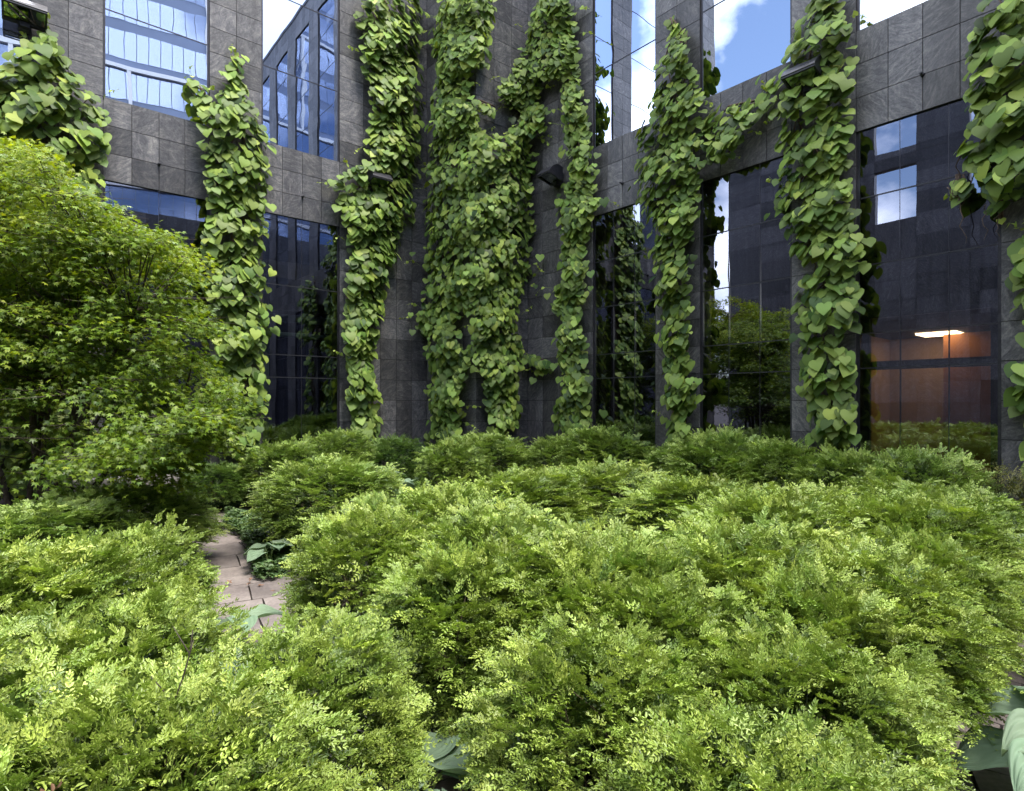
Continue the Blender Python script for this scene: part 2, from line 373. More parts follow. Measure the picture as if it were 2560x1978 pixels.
# corner stone
stone_part('corner_wall', [(C1, dL, NL, 0, 1.87, Z0, TOPZ, [.35, .70, 1.05, 1.40]),
                           (C2, B, NR, 0, 1.694, Z0, TOPZ, [.42, .85, 1.27]),
                           (C2, A, NL, 0, 1.27, Z0, TOPZ, [.42, .85]),
                           (C3, dR, NR, 0, 1.70, Z0, TOPZ, [.42, .85, 1.28])],
           [(C1, dL, NL, 0, 1.87, Z0, TOPZ, .35), (C2, B, NR, .013, 1.99, Z0, TOPZ, .3), (C2, A, NL, .013, 1.57, Z0, TOPZ, .3), (C3, dR, NR, -.3, 1.70, Z0, TOPZ, .35), (C1, dL, NL, -.3, 0, Z0, TOPZ, .3)])
LW = [(1.87, 3.25), (4.05, 5.45), (6.25, 7.63)]
LP = [(3.25, 4.05), (5.45, 6.25), (7.63, 8.35)]
RW = [(1.70, 3.02), (3.80, 5.13), (5.89, 7.23), (8.01, 9.35), (10.13, 11.47), (12.25, 13.6), (14.4, 15.7), (16.5, 17.8)]
RP = [(a[1], b[0]) for a, b in zip(RW[:-1], RW[1:])] + [(17.8, 19.0)]
def glass_pane(mb, o, d, n, s0, s1, z0, z1, rec=.035):
    a = o - n * rec
    c = (random.random(), random.random(), random.random(), 1)
    mb.quad(p3(a + d * s0, z0), p3(a + d * s1, z0), p3(a + d * s1, z1), p3(a + d * s0, z1), col=c)
def window(o, d, n, s0, s1, z0, z1, joints, mat, vjoint=None):
    g_ = MB(); zs = [z0] + [j for j in joints if z0 < j < z1] + [z1]
    xs = [s0] + (vjoint or []) + [s1]
    for a, b in zip(zs[:-1], zs[1:]):
        for xa, xb in zip(xs[:-1], xs[1:]): glass_pane(g_, o, d, n, xa + .002, xb - .002, a + .002, b - .002)
    wob = g_.build('window', mat, bld, attr=True)
    f = MB(); a = o - n * .075
    for s in (s0, s1 - .03): f.box(p3(a + d * s, z0), (*(d * .03), 0), (*(n * .045), 0), (0, 0, z1 - z0))
    for j in zs[1:-1]: f.box(p3(a + d * (s0 + .03), j - .007), (*(d * (s1 - s0 - .06)), 0), (*(n * .046), 0), (0, 0, .014))
    for x in xs[1:-1]: f.box(p3(a + d * (x - .0025), z0), (*(d * .005), 0), (*(n * .0435), 0), (0, 0, z1 - z0))
    f.build('glazing_bar', M['bar'], wob)
    return wob
UPJ = [HC + (14.25 + 3.25 * k) * ROW for k in range(7)]
LOJ = [HC + k * ROW for k in (1.0, 1.98, 5.0)]
LOJR = [HC + k * ROW for k in (.95, 1.98, 4.0, 6.0)]
for W_, PP, o, d, n, side in ((LW, LP, C1, dL, NL, 'L'), (RW, RP, C3, dR, NR, 'R')):
    for k, (a, b) in enumerate(W_):
        window(o, d, n, a, b, SPH, TOPZ - .8, UPJ, M['glass_up'])
        vj = [a + (b - a) * .33, a + (b - a) * .67] if side == 'R' else [a + (b - a) * .5]
        window(o, d, n, a, b, .02, SPL, LOJ if side == 'L' else LOJR, M['glass_lo'], vj)
        cut = even(a, b, 4)
        sp_ = stone_part('spandrel', [(o, d, n, a, b, SPL, SPH, cut)], [(o, d, n, a, b, SPL, SPH, .3)])
        stone_part('parapet', [(o, d, n, a, b, TOPZ - .8, TOPZ, cut)], [(o, d, n, a, b, TOPZ - .8, TOPZ, .3)])
        # anchor bolt in a joint crossing
        bt = MB(); s = cut[1]; q = o + d * s + n * .0; zb = SPL + ROW
        if k < 3:
            bt.tube([np.append(q, zb), np.append(q + n * .03, zb), np.append(q + n * .035, zb)], [.022, .022, .012], 10)
            bt.tube([np.append(q + n * .03, zb), np.append(q + n * .07, zb)], [.008, .008], 8)
            bt.tube([np.append(q + n * .06 - d * .02, zb), np.append(q + n * .06 + d * .02, zb)], [.006, .006], 6)
            bt.build('anchor_bolt', M['dark_metal'], sp_)
    for (a, b) in PP:
        stone_part('pier', [(o, d, n, a, b, Z0, TOPZ, [(a + b) / 2])], [(o, d, n, a, b, Z0, TOPZ, .3)])
# coping and the bulk behind (upper floors are blind dark rooms)
cp = MB()
for (o, d, n, s0, s1) in ((C1, dL, NL, 0, 8.35), (C3, dR, NR, 0, 19.0)):
    cp.box(p3(o + d * s0 - n * .4, TOPZ + .003), (*(d * (s1 - s0)), 0), (*(n * .42), 0), (0, 0, .12))
cp.build('coping', M['dark_metal'], bld)
blk = MB()
for (o, d, n, s0, s1) in ((C1, dL, NL, 0, 8.3), (C3, dR, NR, 0, 18.9)):
    blk.box(p3(o + d * s0 - n * .9, SPL), (*(d * (s1 - s0)), 0), (*(-n * 7.), 0), (0, 0, TOPZ - .2 - SPL))
    blk.box(p3(o + d * (s1 - .2) - n * .36, Z0), (*(d * .2), 0), (*(-n * 7.5), 0), (0, 0, TOPZ - Z0 - .25))
blk.build('inner_block', M['dark_room'], bld)
# lower rooms
rm = MB(); D = 4.2
o, d, n = C1, dL, NL
rm.box(p3(o + d * 0.0 - n * D, -.03), (*(d * 8.1), 0), (*(-n * .2), 0), (0, 0, 5.2))
rm.box(p3(o + d * 0.0 - n * .4, -.04), (*(d * 8.1), 0), (*(-n * (D - .4)), 0), (0, 0, .05))
rm.box(p3(o + d * 0.0 - n * .4, 3.9), (*(d * 8.1), 0), (*(-n * (D - .4)), 0), (0, 0, .3))
rm.box(p3(o + d * 0.0 - n * .4, -.03), (*(d * .2), 0), (*(-n * (D - .4)), 0), (0, 0, 5.2))
rm.build('dark_lobby', M['dark_room'], bld)
for s, r_ in ((2.85, .11), (4.9, .11), (5.2, .05)):
    cm = MB(); q = o + d * s - n * 1.25; cm.tube([np.append(q, 0), np.append(q, 3.9)], [r_, r_], 16); cm.build('column', M['teal'], bld, smooth=True)
for dd_, z_, r_ in ((1.25, 3.3, .08), (1.0, 2.95, .05)):
    cm = MB(); q = o - n * dd_; cm.tube([np.append(q + d * .6, z_), np.append(q + d * 7.6, z_)], [r_, r_], 12); cm.build('pipe', M['teal'], bld, smooth=True)
o, d, n = C3, dR, NR
rm = MB()
rm.box(p3(o + d * .2 - n * D, -.03), (*(d * 5.0), 0), (*(-n * .2), 0), (0, 0, 5.2))
rm.box(p3(o + d * .2 - n * .4, -.04), (*(d * 5.2), 0), (*(-n * (D - .4)), 0), (0, 0, .05))
rm.box(p3(o + d * .2 - n * .4, 3.9), (*(d * 5.2), 0), (*(-n * (D - .4)), 0), (0, 0, .3))
rm.box(p3(o + d * 9.8 - n * .4, -.03), (*(d * 9), 0), (*(-n * .3), 0), (0, 0, 5.2))
rm.box(p3(o - d * .3 - n * .42, -.035), (*(d * .25), 0), (*(-n * (D - .3)), 0), (0, 0, 5.3))
rm.box(p3(o - d * .04 - n * D, -.036), (*(d * .3), 0), (*(-n * .21), 0), (0, 0, 5.2))
rm.build('dark_room', M['dark_room'], bld)
# the lit office behind the third window of the right wall
of = MB(); oz = HC + 1.02
s0, s1 = 5.16, 9.6
def part_box(name, mat, *args):
    q_ = MB(); q_.box(*args); return q_.build(name, mat, bld)
part_box('office_wall', M['office_wall'], p3(o + d * s0 - n * 3.6, 0), (*(d * 2.3), 0), (*(-n * .15), 0), (0, 0, oz))
part_box('office_side_wall', M['office_wall'], p3(o + d * (s0 - .12) - n * .36, 0), (*(d * .12), 0), (*(-n * 3.3), 0), (0, 0, oz))
part_box('office_cupboard', M['office_door'], p3(o + d * 6.03 - n * 3.05, 0), (*(d * 3.5), 0), (*(-n * .5), 0), (0, 0, oz - .02))
part_box('office_floor', M['office_floor'], p3(o + d * s0 - n * .36, -.03), (*(d * (s1 - s0)), 0), (*(-n * 3.5), 0), (0, 0, .05))
part_box('office_ceiling', M['dark_room'], p3(o + d * s0 - n * .09, oz), (*(d * (s1 - s0)), 0), (*(-n * 3.7), 0), (0, 0, .15))
part_box('blanking_panel', M['dark_room'], p3(o + d * s0 - n * .12, oz + .15), (*(d * (s1 - s0)), 0), (*(-n * .1), 0), (0, 0, 2.6))
a = o - n * .16; fr_ = MB()
for s in (5.93, 7.13): fr_.box(p3(a + d * s, 0), (*(d * .07), 0), (*(n * .06), 0), (0, 0, oz))
for z in (0.02, HC + .36, oz - .05): fr_.box(p3(a + d * 6.0, z), (*(d * 1.13), 0), (*(n * .058), 0), (0, 0, .10 if z > .1 else .6))
fr_.build('interior_frame', M['frame'], bld)
part_box('office_lamp', M['lamp_glow'], p3(o + d * 5.75 - n * 2.75, oz - .03), (*(d * .5), 0), (*(-n * .5), 0), (0, 0, .025))

# ---- other buildings that the windows mirror
ob = thing('slate_block', 'long dark slate block across the courtyard, seen mirrored in the right hand windows', 'building', (-17.6, 4.3, 0))
OB = np.array([0.0, 0.0]); od, on = -B, -NR
def facade(parent, W, z1, s_open, z_open, mat_tile, cutw=1.4, rowh=.8):
    mb = MB(); xs = sorted(set([0, W] + [x for ab in s_open for x in ab])); zs = sorted(set([0, z1] + [x for ab in z_open for x in ab]))
    for a, b in zip(xs[:-1], xs[1:]):
        for c, e in zip(zs[:-1], zs[1:]):
            hole = any(a >= u - 1e-6 and b <= v + 1e-6 for u, v in s_open) and any(c >= u - 1e-6 and e <= v + 1e-6 for u, v in z_open)
            if hole: continue
            nn = max(1, int(round((b - a) / cutw)))
            tiles(mb, OB, od, on, a, b, c, e, even(a, b, nn), rows=rowh, phase=0, gap=.006)
            tiles(mb, OB - on * .3, -od, -on, -b, -a, c, e, even(-b, -a, nn), rows=rowh, phase=0, gap=.006)
            # body
            q = OB + od * a - on * .012
            mb.box(p3(q, c), (*(od * (b - a)), 0), (*(-on * .276), 0), (0, 0, e - c))
    return mb.build('wall', mat_tile, parent, attr=True)
s_open = [(6.25, 7.67), (9.3, 9.6), (14.0, 15.4), (18.4, 19.8)]
facade(ob, 26, HC + 12.2, s_open, [(HC + 7.0, HC + 9.05), (HC + 9.75, HC + 11.2)], M['stone'])
gw = thing('glass_tower', 'pale blue glass office tower with white bands, seen mirrored in the upper left windows', 'building', (22.9, -27, 0), R(48.6))
tw = MB(); HW, HH = 13.6, 62; PW = .85
for i in range(32):
    for j in range(20):
        x0, x1, z0, z1 = -HW + i * PW, -HW + i * PW + PW, j * 3.1, j * 3.1 + 3.1
        c = (random.random(), random.random(), random.random(), 1)
        tw.quad((x1 - .03, 0, z0 + .9), (x0 + .03, 0, z0 + .9), (x0 + .03, 0, z1 - .03), (x1 - .03, 0, z1 - .03), col=c)
tw.build('curtain_wall', M['glass_tower'], gw, attr=True)
def part2(name, mat, par, *args):
    q_ = MB(); q_.box(*args); return q_.build(name, mat, par)
part2('core', plain('tower_core', (.17, .22, .34), .4, 0, .05, .3), gw, (-HW, -.05, 0), (2 * HW, 0, 0), (0, -14, 0), (0, 0, HH))
for z in (18.6, 27.9, 37.2, 46.5): part2('white_band', M['white_panel'], gw, (-HW, .01, z), (2 * HW, 0, 0), (0, .25, 0), (0, 0, .30))
for x, z0, z1 in ((11.8, 27.9, 37.2), (6.1, 18.6, 28), (3.2, 37.2, 46), (-1, 18.6, 27.9), (-6, 27.9, 37.2)): part2('white_fin', M['white_panel'], gw, (x, .012, z0), (.3, 0, 0), (0, .22, 0), (0, 0, z1 - z0))
# wing that closes the courtyard behind the viewer
wg = thing('slate_wing', 'lower slate wing closing the courtyard behind the viewer, mirrored in the left lower windows', 'building', (0, 0, 0))
wa = C3 + dR * 18.95; wb = np.array([-.9, -15.6]); wd = (wb - wa) / np.linalg.norm(wb - wa); wn = np.array([wd[1], -wd[0]]); wn = wn if wn @ (-wa) > 0 else -wn
WL = np.linalg.norm(wb - wa); mb = MB()
tiles(mb, wa, wd, wn, 0, WL, 0, HC + 8.6, even(0, WL, 22), rows=.8, phase=0, gap=.006)
mb.build('wall', M['stone'], wg, attr=True)
part2('wall_body', M['joint'], wg, p3(wa - wn * .012, 0), (*(wd * WL), 0), (*(-wn * 3), 0), (0, 0, HC + 8.6))

# ------------------------------------------------------------------ vines (heart shaped leaves)
HEART = ([(0, 0, 0), (0, .36, .0), (0, .70, -.04), (0, 1.0, -.15),
          (.20, -.17, .0), (.44, -.10, .0), (.55, .18, .0), (.45, .50, -.03), (.21, .79, -.08),
          (-.20, -.17, .01), (-.44, -.10, .02), (-.55, .18, .02), (-.45, .50, -.01), (-.21, .79, -.08)],
         [(0, 4, 5, 1), (1, 5, 6), (1, 6, 7, 2), (2, 7, 8, 3), (0, 1, 10, 9), (1, 11, 10), (1, 2, 12, 11), (2, 3, 13, 12)])
def z1_(y): return y * .415
def strip_src(rows, sx=.415, ox=0, sy=.415, oy=0):
    return [(y * sy + oy, a * sx + ox, b * sx + ox) for y, a, b in rows]
def plane_at(px, pl):
    if pl != 'C': return pl
    return 'L' if px < 1067 else 'S' if px < 1190 else 'T' if px < 1319 else 'R'
def vine(name, label, strips, pl, dens=95, size=(.12, .215), thick=.26, young=.3, stems=4, seed=1):
    r = np.random.default_rng(seed); O, T_, Nn, S_, C_ = [], [], [], [], []
    th = thing(name, label, 'vine', (0, 0, 0), 0, 'vines climbing the slate walls')
    stem = MB(); base = None; twigs = MB(); tops = []
    for st in strips:
        st = sorted(st)
        for (y0, a0, b0), (y1, a1, b1) in zip(st[:-1], st[1:]):
            m = ((y0 + y1) / 2, (a0 + a1 + b0 + b1) / 4)
            pm = on_plane(m[1], m[0], plane_at(m[1], pl)); Z = pm[1]
            nvec = PLANES[plane_at(m[1], pl)][1]; face = abs(ray(m[1], 0)[0] * nvec[0] + nvec[1]) / np.hypot(ray(m[1], 0)[0], 1)
            area = (y1 - y0) * ((b0 - a0) + (b1 - a1)) / 2 * (Z / F) ** 2 / max(face, .4)
            k = r.poisson(max(area * dens * 1.08, 1.5))
            for _ in range(k):
                v = r.random(); y = y0 + (y1 - y0) * v; a = a0 + (a1 - a0) * v; b = b0 + (b1 - b0) * v
                wpx = b - a; pad = min(.2, 15.0 / max(wpx, 1))
                t = pad + (1 - 2 * pad) * r.random(); px = a + wpx * t
                jag = r.normal() * (5 if r.random() < .85 else 15); px += jag
                P_ = plane_at(px, pl); n3 = np.append(PLANES[P_][1], 0.)
                wm = wpx * Z / F
                bulge = thick * min(1, wm / .55) * math.sqrt(max(0, 1 - (2 * t - 1) ** 2))
                off = .045 + bulge * (r.random() ** .45)
                # lumps along the height
                off *= 1 + .28 * math.sin(y * .045 + px * .02 + seed) 
                O.append(on_plane(px, y, P_, off))
                lat = np.array([-n3[1], n3[0], 0]); lat *= (1 if lat[0] > 0 else -1)
                side = (2 * t - 1)
                if pl == 'C': n3 = n3 * .35 + np.array([0, -.65, 0])
                nn = n3 * .66 + np.array([0, 0, .70]) + lat * side * .45 + r.normal(size=3) * .27
                tip = np.array([0, 0, -1.]) + n3 * .6 + lat * (side * .40 + r.normal() * .38) + r.normal(size=3) * .15
                T_.append(tip); Nn.append(nn); s = (size[0] + (size[1] - size[0]) * r.random() ** .9) * (.55 if r.random() < .10 else 1)
                S_.append(s); depthf = (off - .045) / max(bulge, .02)
                C_.append((r.random(), np.clip(.40 + .22 * r.normal() + young * (r.random() < .12), .03, 1), r.random()))
        tops.append(st[0])
        # woody stems
        for q in range(stems):
            t0 = r.uniform(.3, .7); pts = []; ph = r.uniform(0, 6.28); rr = r.uniform(.007, .018)
            for (y, a, b) in st:
                for sub in (0,):
                    t = t0 + .16 * math.sin(y * .02 + ph) + r.normal() * .03
                    px = a + (b - a) * t; pts.append(on_plane(px, y, plane_at(px, pl), .05 + .05 * math.sin(y * .03 + q)))
            if len(pts) > 1: stem.tube(pts[::-1], [rr] * len(pts), 6)
    O, T_, Nn, S_, C_ = map(np.array, (O, T_, Nn, S_, C_))
    me = scatter_mesh('leaves', HEART, O, frames(T_, Nn, S_), M['vine_leaf'], C_)
    link(bpy.data.objects.new('leaves', me), th)
    stem.build('stem', M['vine_stem'], th, smooth=True)
    # tendrils reaching off the edges, with small new leaves
    o2, t2, n2, s2, c2 = [], [], [], [], []
    for q in range(max(5, int(len(O) / 130))):
        st = strips[r.integers(len(strips))]; y, a, b = st[r.integers(len(st))]
        if q < 3: y, a, b = st[0]; a = b = (a + b) / 2
        left = r.random() < .5; px = a if left else b
        if q < 3: dpx, dy = r.normal() * 12, -r.uniform(20, 50)
        else: dpx, dy = (-1 if left else 1) * r.uniform(14, 42), r.uniform(-25, 20)
        P_ = plane_at(px, pl)
        try: p0 = on_plane(px, y, P_, .10); p1 = on_plane(px + dpx, y + dy, P_, .08 + .1 * r.random())
        except Exception: continue
        mid = (p0 + p1) / 2 + r.normal(size=3) * .05 + np.array([0, 0, .05]); pts = []
        for u in np.linspace(0, 1, 7): pts.append((1 - u) ** 2 * p0 + 2 * u * (1 - u) * mid + u * u * p1 + r.normal(size=3) * .006)
        td = MB(); td.tube(pts, np.linspace(.004, .0018, 7), 4); td.build('tendril', M['tendril'], th, smooth=True)
        for u in (2, 4, 5, 6):
            o2.append(pts[u]); t2.append(r.normal(size=3) + np.array([0, 0, -.7])); n2.append(r.normal(size=3) * .6 + np.array([0, -.5, .6])); s2.append(.075 - .009 * u + .02 * r.random()); c2.append((.8, .95, r.random()))
    if o2:
        me = scatter_mesh('young_leaves', HEART, np.array(o2), frames(np.array(t2), np.array(n2), np.array(s2)), M['vine_leaf'], np.array(c2))
        link(bpy.data.objects.new('young_leaves', me), th)
    return th

# pixel outlines (photo pixels): y, left, right
V = []
V.append(('climbing_vine', 'broad vine mound bulging over the maple at the far left of the wall', [
    [(y * .415, a * .415, b * .415) for y, a, b in ((190, 265, 330), (240, 170, 360), (330, 40, 400), (400, -60, 440), (500, -80, 540), (600, -90, 625), (700, -90, 695), (760, -90, 715), (850, -90, 665), (950, 250, 630), (1050, 330, 640), (1130, 380, 620), (1200, 420, 615))],
    [(y * .415, a * .415, b * .415) for y, a, b in ((850, -90, 250), (950, -90, 250), (1200, -90, 180), (1500, -90, 300), (2000, -90, 500), (2500, -50, 600), (2800, 40, 560), (2950, 60, 500))]], 'L', 1))
V.append(('climbing_vine', 'tall dense vine column on the pier right of the maple, with a pointed top', [
    [(y * .415, a * .415, b * .415) for y, a, b in ((335, 1385, 1470), (400, 1380, 1475), (440, 1335, 1490), (500, 1340, 1490), (560, 1300, 1500), (650, 1190, 1560), (720, 1190, 1600), (800, 1200, 1645), (950, 1190, 1650), (1100, 1205, 1640), (1300, 1220, 1630), (1500, 1200, 1625), (1680, 1200, 1640), (1820, 1205, 1640), (1950, 1220, 1635), (2060, 1280, 1615))] +
    [(y * .415 + 600, a * .415, b * .415) for y, a, b in ((680, 1250, 1590), (850, 1280, 1640), (950, 1260, 1625), (1050, 1300, 1615), (1150, 1340, 1610), (1300, 1400, 1540))],
    [(y * .415, a * .415, b * .415) for y, a, b in ((480, 1140, 1180), (560, 1170, 1270), (640, 1180, 1300))]], 'L', 2))
V.append(('climbing_vine', 'vine with a shoulder over a half buried lamp, left of the bare slate panel', [
    [(y * .415, a * .415 + 800, b * .415 + 800) for y, a, b in ((-40, 210, 620), (100, 205, 640), (200, 225, 625), (300, 240, 610), (500, 268, 620), (700, 275, 640), (880, 270, 625), (950, 290, 605), (1000, 180, 600), (1060, 60, 590), (1150, 85, 570), (1250, 90, 600), (1350, 140, 545), (1450, 150, 500), (1550, 150, 475), (1680, 140, 430))] +
    [(y * .415 + 600, a * .415 + 800, b * .415 + 800) for y, a, b in ((330, 120, 400), (400, 110, 420), (500, 112, 385), (700, 140, 352), (850, 150, 352), (1000, 150, 390), (1100, 170, 380), (1200, 185, 340), (1260, 230, 300))]], 'L', 3))
V.append(('climbing_vine', 'widest vine sheet covering the stepped corner, split into two legs at its foot', [
    [(y * .415, a * .415 + 800, b * .415 + 800) for y, a, b in ((-40, 700, 1075), (100, 680, 1070), (200, 640, 1050), (300, 645, 1035), (390, 690, 1020), (430, 690, 930), (550, 660, 905), (610, 655, 930), (700, 650, 960), (780, 660, 1000))],
    [(y * .415, a * .415 + 800, b * .415 + 800) for y, a, b in ((600, 900, 960), (640, 930, 1080), (690, 980, 1060))],
    [(y * .415, a * .415 + 800, b * .415 + 800) for y, a, b in ((780, 655, 1010), (850, 640, 1310), (950, 630, 1310), (1050, 610, 1300), (1200, 610, 1300), (1350, 600, 1305), (1450, 600, 1280), (1600, 605, 1280), (1680, 600, 1275))] +
    [(y * .415 + 600, a * .415 + 800, b * .415 + 800) for y, a, b in ((300, 608, 1250), (400, 600, 1212))],
    [(y * .415 + 600, a * .415 + 800, b * .415 + 800) for y, a, b in ((400, 600, 850), (450, 582, 840), (550, 585, 825), (600, 700, 815), (650, 640, 900), (750, 622, 930), (800, 640, 880), (900, 640, 890), (1000, 650, 865), (1100, 640, 862), (1180, 635, 862), (1230, 700, 820))],
    [(y * .415 + 600, a * .415 + 800, b * .415 + 800) for y, a, b in ((400, 850, 1212), (450, 875, 1212), (550, 895, 1222), (640, 860, 1238), (700, 880, 1240), (750, 930, 1245), (800, 970, 1222), (900, 970, 1222), (1000, 980, 1222), (1100, 1010, 1212), (1200, 1010, 1110))],
    [(y * .415 + 600, a * .415 + 800, b * .415 + 800) for y, a, b in ((690, 1225, 1270), (725, 1270, 1370), (760, 1290, 1390), (790, 1320, 1370))]], 'C', 4))
V.append(('climbing_vine', 'narrow vine beside the jutting lamp, fanning out to the left high up', [
    [(y * .415, a * .415 + 800, b * .415 + 800) for y, a, b in ((-40, 1300, 1540), (60, 1260, 1545), (120, 1235, 1560), (200, 1225, 1562), (300, 1195, 1560), (400, 1150, 1570), (440, 1110, 1570), (470, 1100, 1400))],
    [(y * .415, a * .415 + 800, b * .415 + 800) for y, a, b in ((470, 1090, 1370), (530, 1040, 1360), (600, 1060, 1330), (660, 1160, 1390), (700, 1180, 1400), (750, 1120, 1390), (830, 1060, 1310))],
    [(y * .415, a * .415 + 800, b * .415 + 800) for y, a, b in ((440, 1430, 1572), (600, 1440, 1600), (700, 1450, 1612), (800, 1460, 1640), (900, 1462, 1650), (1000, 1480, 1680), (1100, 1450, 1690), (1200, 1400, 1700), (1300, 1430, 1665), (1400, 1440, 1640), (1500, 1430, 1612), (1680, 1430, 1600))] +
    [(y * .415 + 600, a * .415 + 800, b * .415 + 800) for y, a, b in ((200, 1430, 1612), (290, 1390, 1640), (400, 1380, 1582), (450, 1440, 1580), (550, 1395, 1605), (650, 1410, 1630), (750, 1432, 1642), (900, 1440, 1650), (980, 1400, 1655), (1080, 1395, 1665), (1150, 1450, 1655))]], 'C', 5))
V.append(('climbing_vine', 'vine on the first pier of the right wall, sending an arm along the spandrel', [
    [(45, 1668, 1686), (60, 1666, 1700), (90, 1662, 1727), (150, 1640, 1735), (200, 1640, 1752), (250, 1618, 1762), (290, 1590, 1776), (350, 1575, 1785), (420, 1572, 1770), (480, 1590, 1762), (577, 1619, 1742), (654, 1626, 1738), (731, 1630, 1728), (780, 1648, 1734), (827, 1634, 1732), (866, 1644, 1728), (904, 1653, 1746), (981, 1650, 1756), (1040, 1657, 1735), (1116, 1664, 1728), (1150, 1650, 1700)],
    [(238, 1880, 1935), (250, 1860, 1940), (265, 1750, 1930), (300, 1750, 1900), (330, 1755, 1870), (375, 1765, 1850), (400, 1765, 1810)]], 'R', 6))
V.append(('climbing_vine', 'large leaved vine wrapping the second pier of the right wall around a lamp', [
    [(y * .415, a * .415 + 1660, b * .415 + 1660) for y, a, b in ((-60, 860, 1080), (50, 850, 1085), (100, 835, 1120), (200, 740, 1150), (300, 700, 1160), (400, 680, 1150), (500, 610, 1140), (600, 580, 1130), (700, 650, 1150), (800, 680, 1130), (900, 665, 1120), (1000, 690, 1140), (1100, 672, 1140), (1200, 650, 1150), (1300, 665, 1160), (1400, 740, 1200), (1500, 755, 1210), (1600, 820, 1240))] +
    [(y * .415 + 600, a * .415 + 1660, b * .415 + 1660) for y, a, b in ((250, 795, 1190), (300, 790, 1180), (400, 775, 1190), (500, 790, 1165), (600, 775, 1150), (700, 775, 1155), (800, 795, 1165), (900, 800, 1160), (1000, 840, 1200), (1100, 845, 1160), (1200, 940, 1170), (1270, 975, 1060))]], 'R', 7))
V.append(('climbing_vine', 'nearest vine hanging loose at the upper right corner, with bare roots dangling', [
    [(y * .415, a * .415 + 1660, b * .415 + 1660) for y, a, b in ((-80, 1910, 2400), (0, 1900, 2400), (100, 1870, 2400), (200, 1840, 2400), (300, 1800, 2400), (400, 1825, 2400), (500, 1785, 2400), (600, 1800, 2400), (700, 1820, 2400), (850, 1760, 2400), (1000, 1790, 2400), (1060, 1850, 2400), (1120, 1900, 2380), (1180, 2050, 2350))],
    [(y * .415, a * .415 + 1660, b * .415 + 1660) for y, a, b in ((1050, 1740, 1830), (1120, 1760, 1850), (1200, 1740, 1850))],
    [(500, 2490, 2520), (530, 2480, 2520), (560, 2490, 2515)]], 'R', 8))
V.append(('climbing_vine', 'thin sparse vine at the right edge, low on the last pier', [
    [(580, 2545, 2620), (640, 2530, 2640), (700, 2535, 2640), (780, 2530, 2640), (850, 2545, 2640), (900, 2520, 2640), (970, 2516, 2640), (1010, 2530, 2640), (1100, 2560, 2640), (1180, 2570, 2640)]], 'R', 9))
par = {1: dict(dens=175, thick=.45, young=.5, size=(.11, .19)), 2: dict(dens=160, thick=.34, size=(.10, .18)), 3: dict(dens=150, thick=.30, size=(.11, .19)), 4: dict(dens=205, thick=.34, size=(.085, .165)), 5: dict(dens=205, thick=.26, size=(.085, .16)),
       6: dict(dens=185, thick=.32, size=(.09, .16)), 7: dict(dens=165, thick=.30, size=(.09, .175)), 8: dict(dens=160, thick=.42, size=(.10, .185)), 9: dict(dens=70, thick=.25)}
for nme, lab, strips, pl, sd in V: vine(nme, lab, strips, pl, seed=sd, **par[sd])
# bare roots under the nearest vine
rt = MB(); rr = np.random.default_rng(3)
for px, y0, y1, dx in ((2402, 380, 500, -28), (2398, 500, 610, 20), (2466, 510, 600, -4), (2490, 540, 590, 6), (2370, 470, 505, 30), (2440, 430, 520, -40)):
    p0 = on_plane(px, y0, 'R', .18); p1 = on_plane(px + dx, y1, 'R', .2); pts = []
    for u in np.linspace(0, 1, 8): pts.append(p0 + (p1 - p0) * u + rr.normal(size=3) * .012)
    rt.tube(pts, np.linspace(.007, .002, 8), 5)
tag(rt.build('hanging_root', M['vine_stem'], smooth=True), 'thin bare brown roots dangling under the vine at the upper right', 'root')

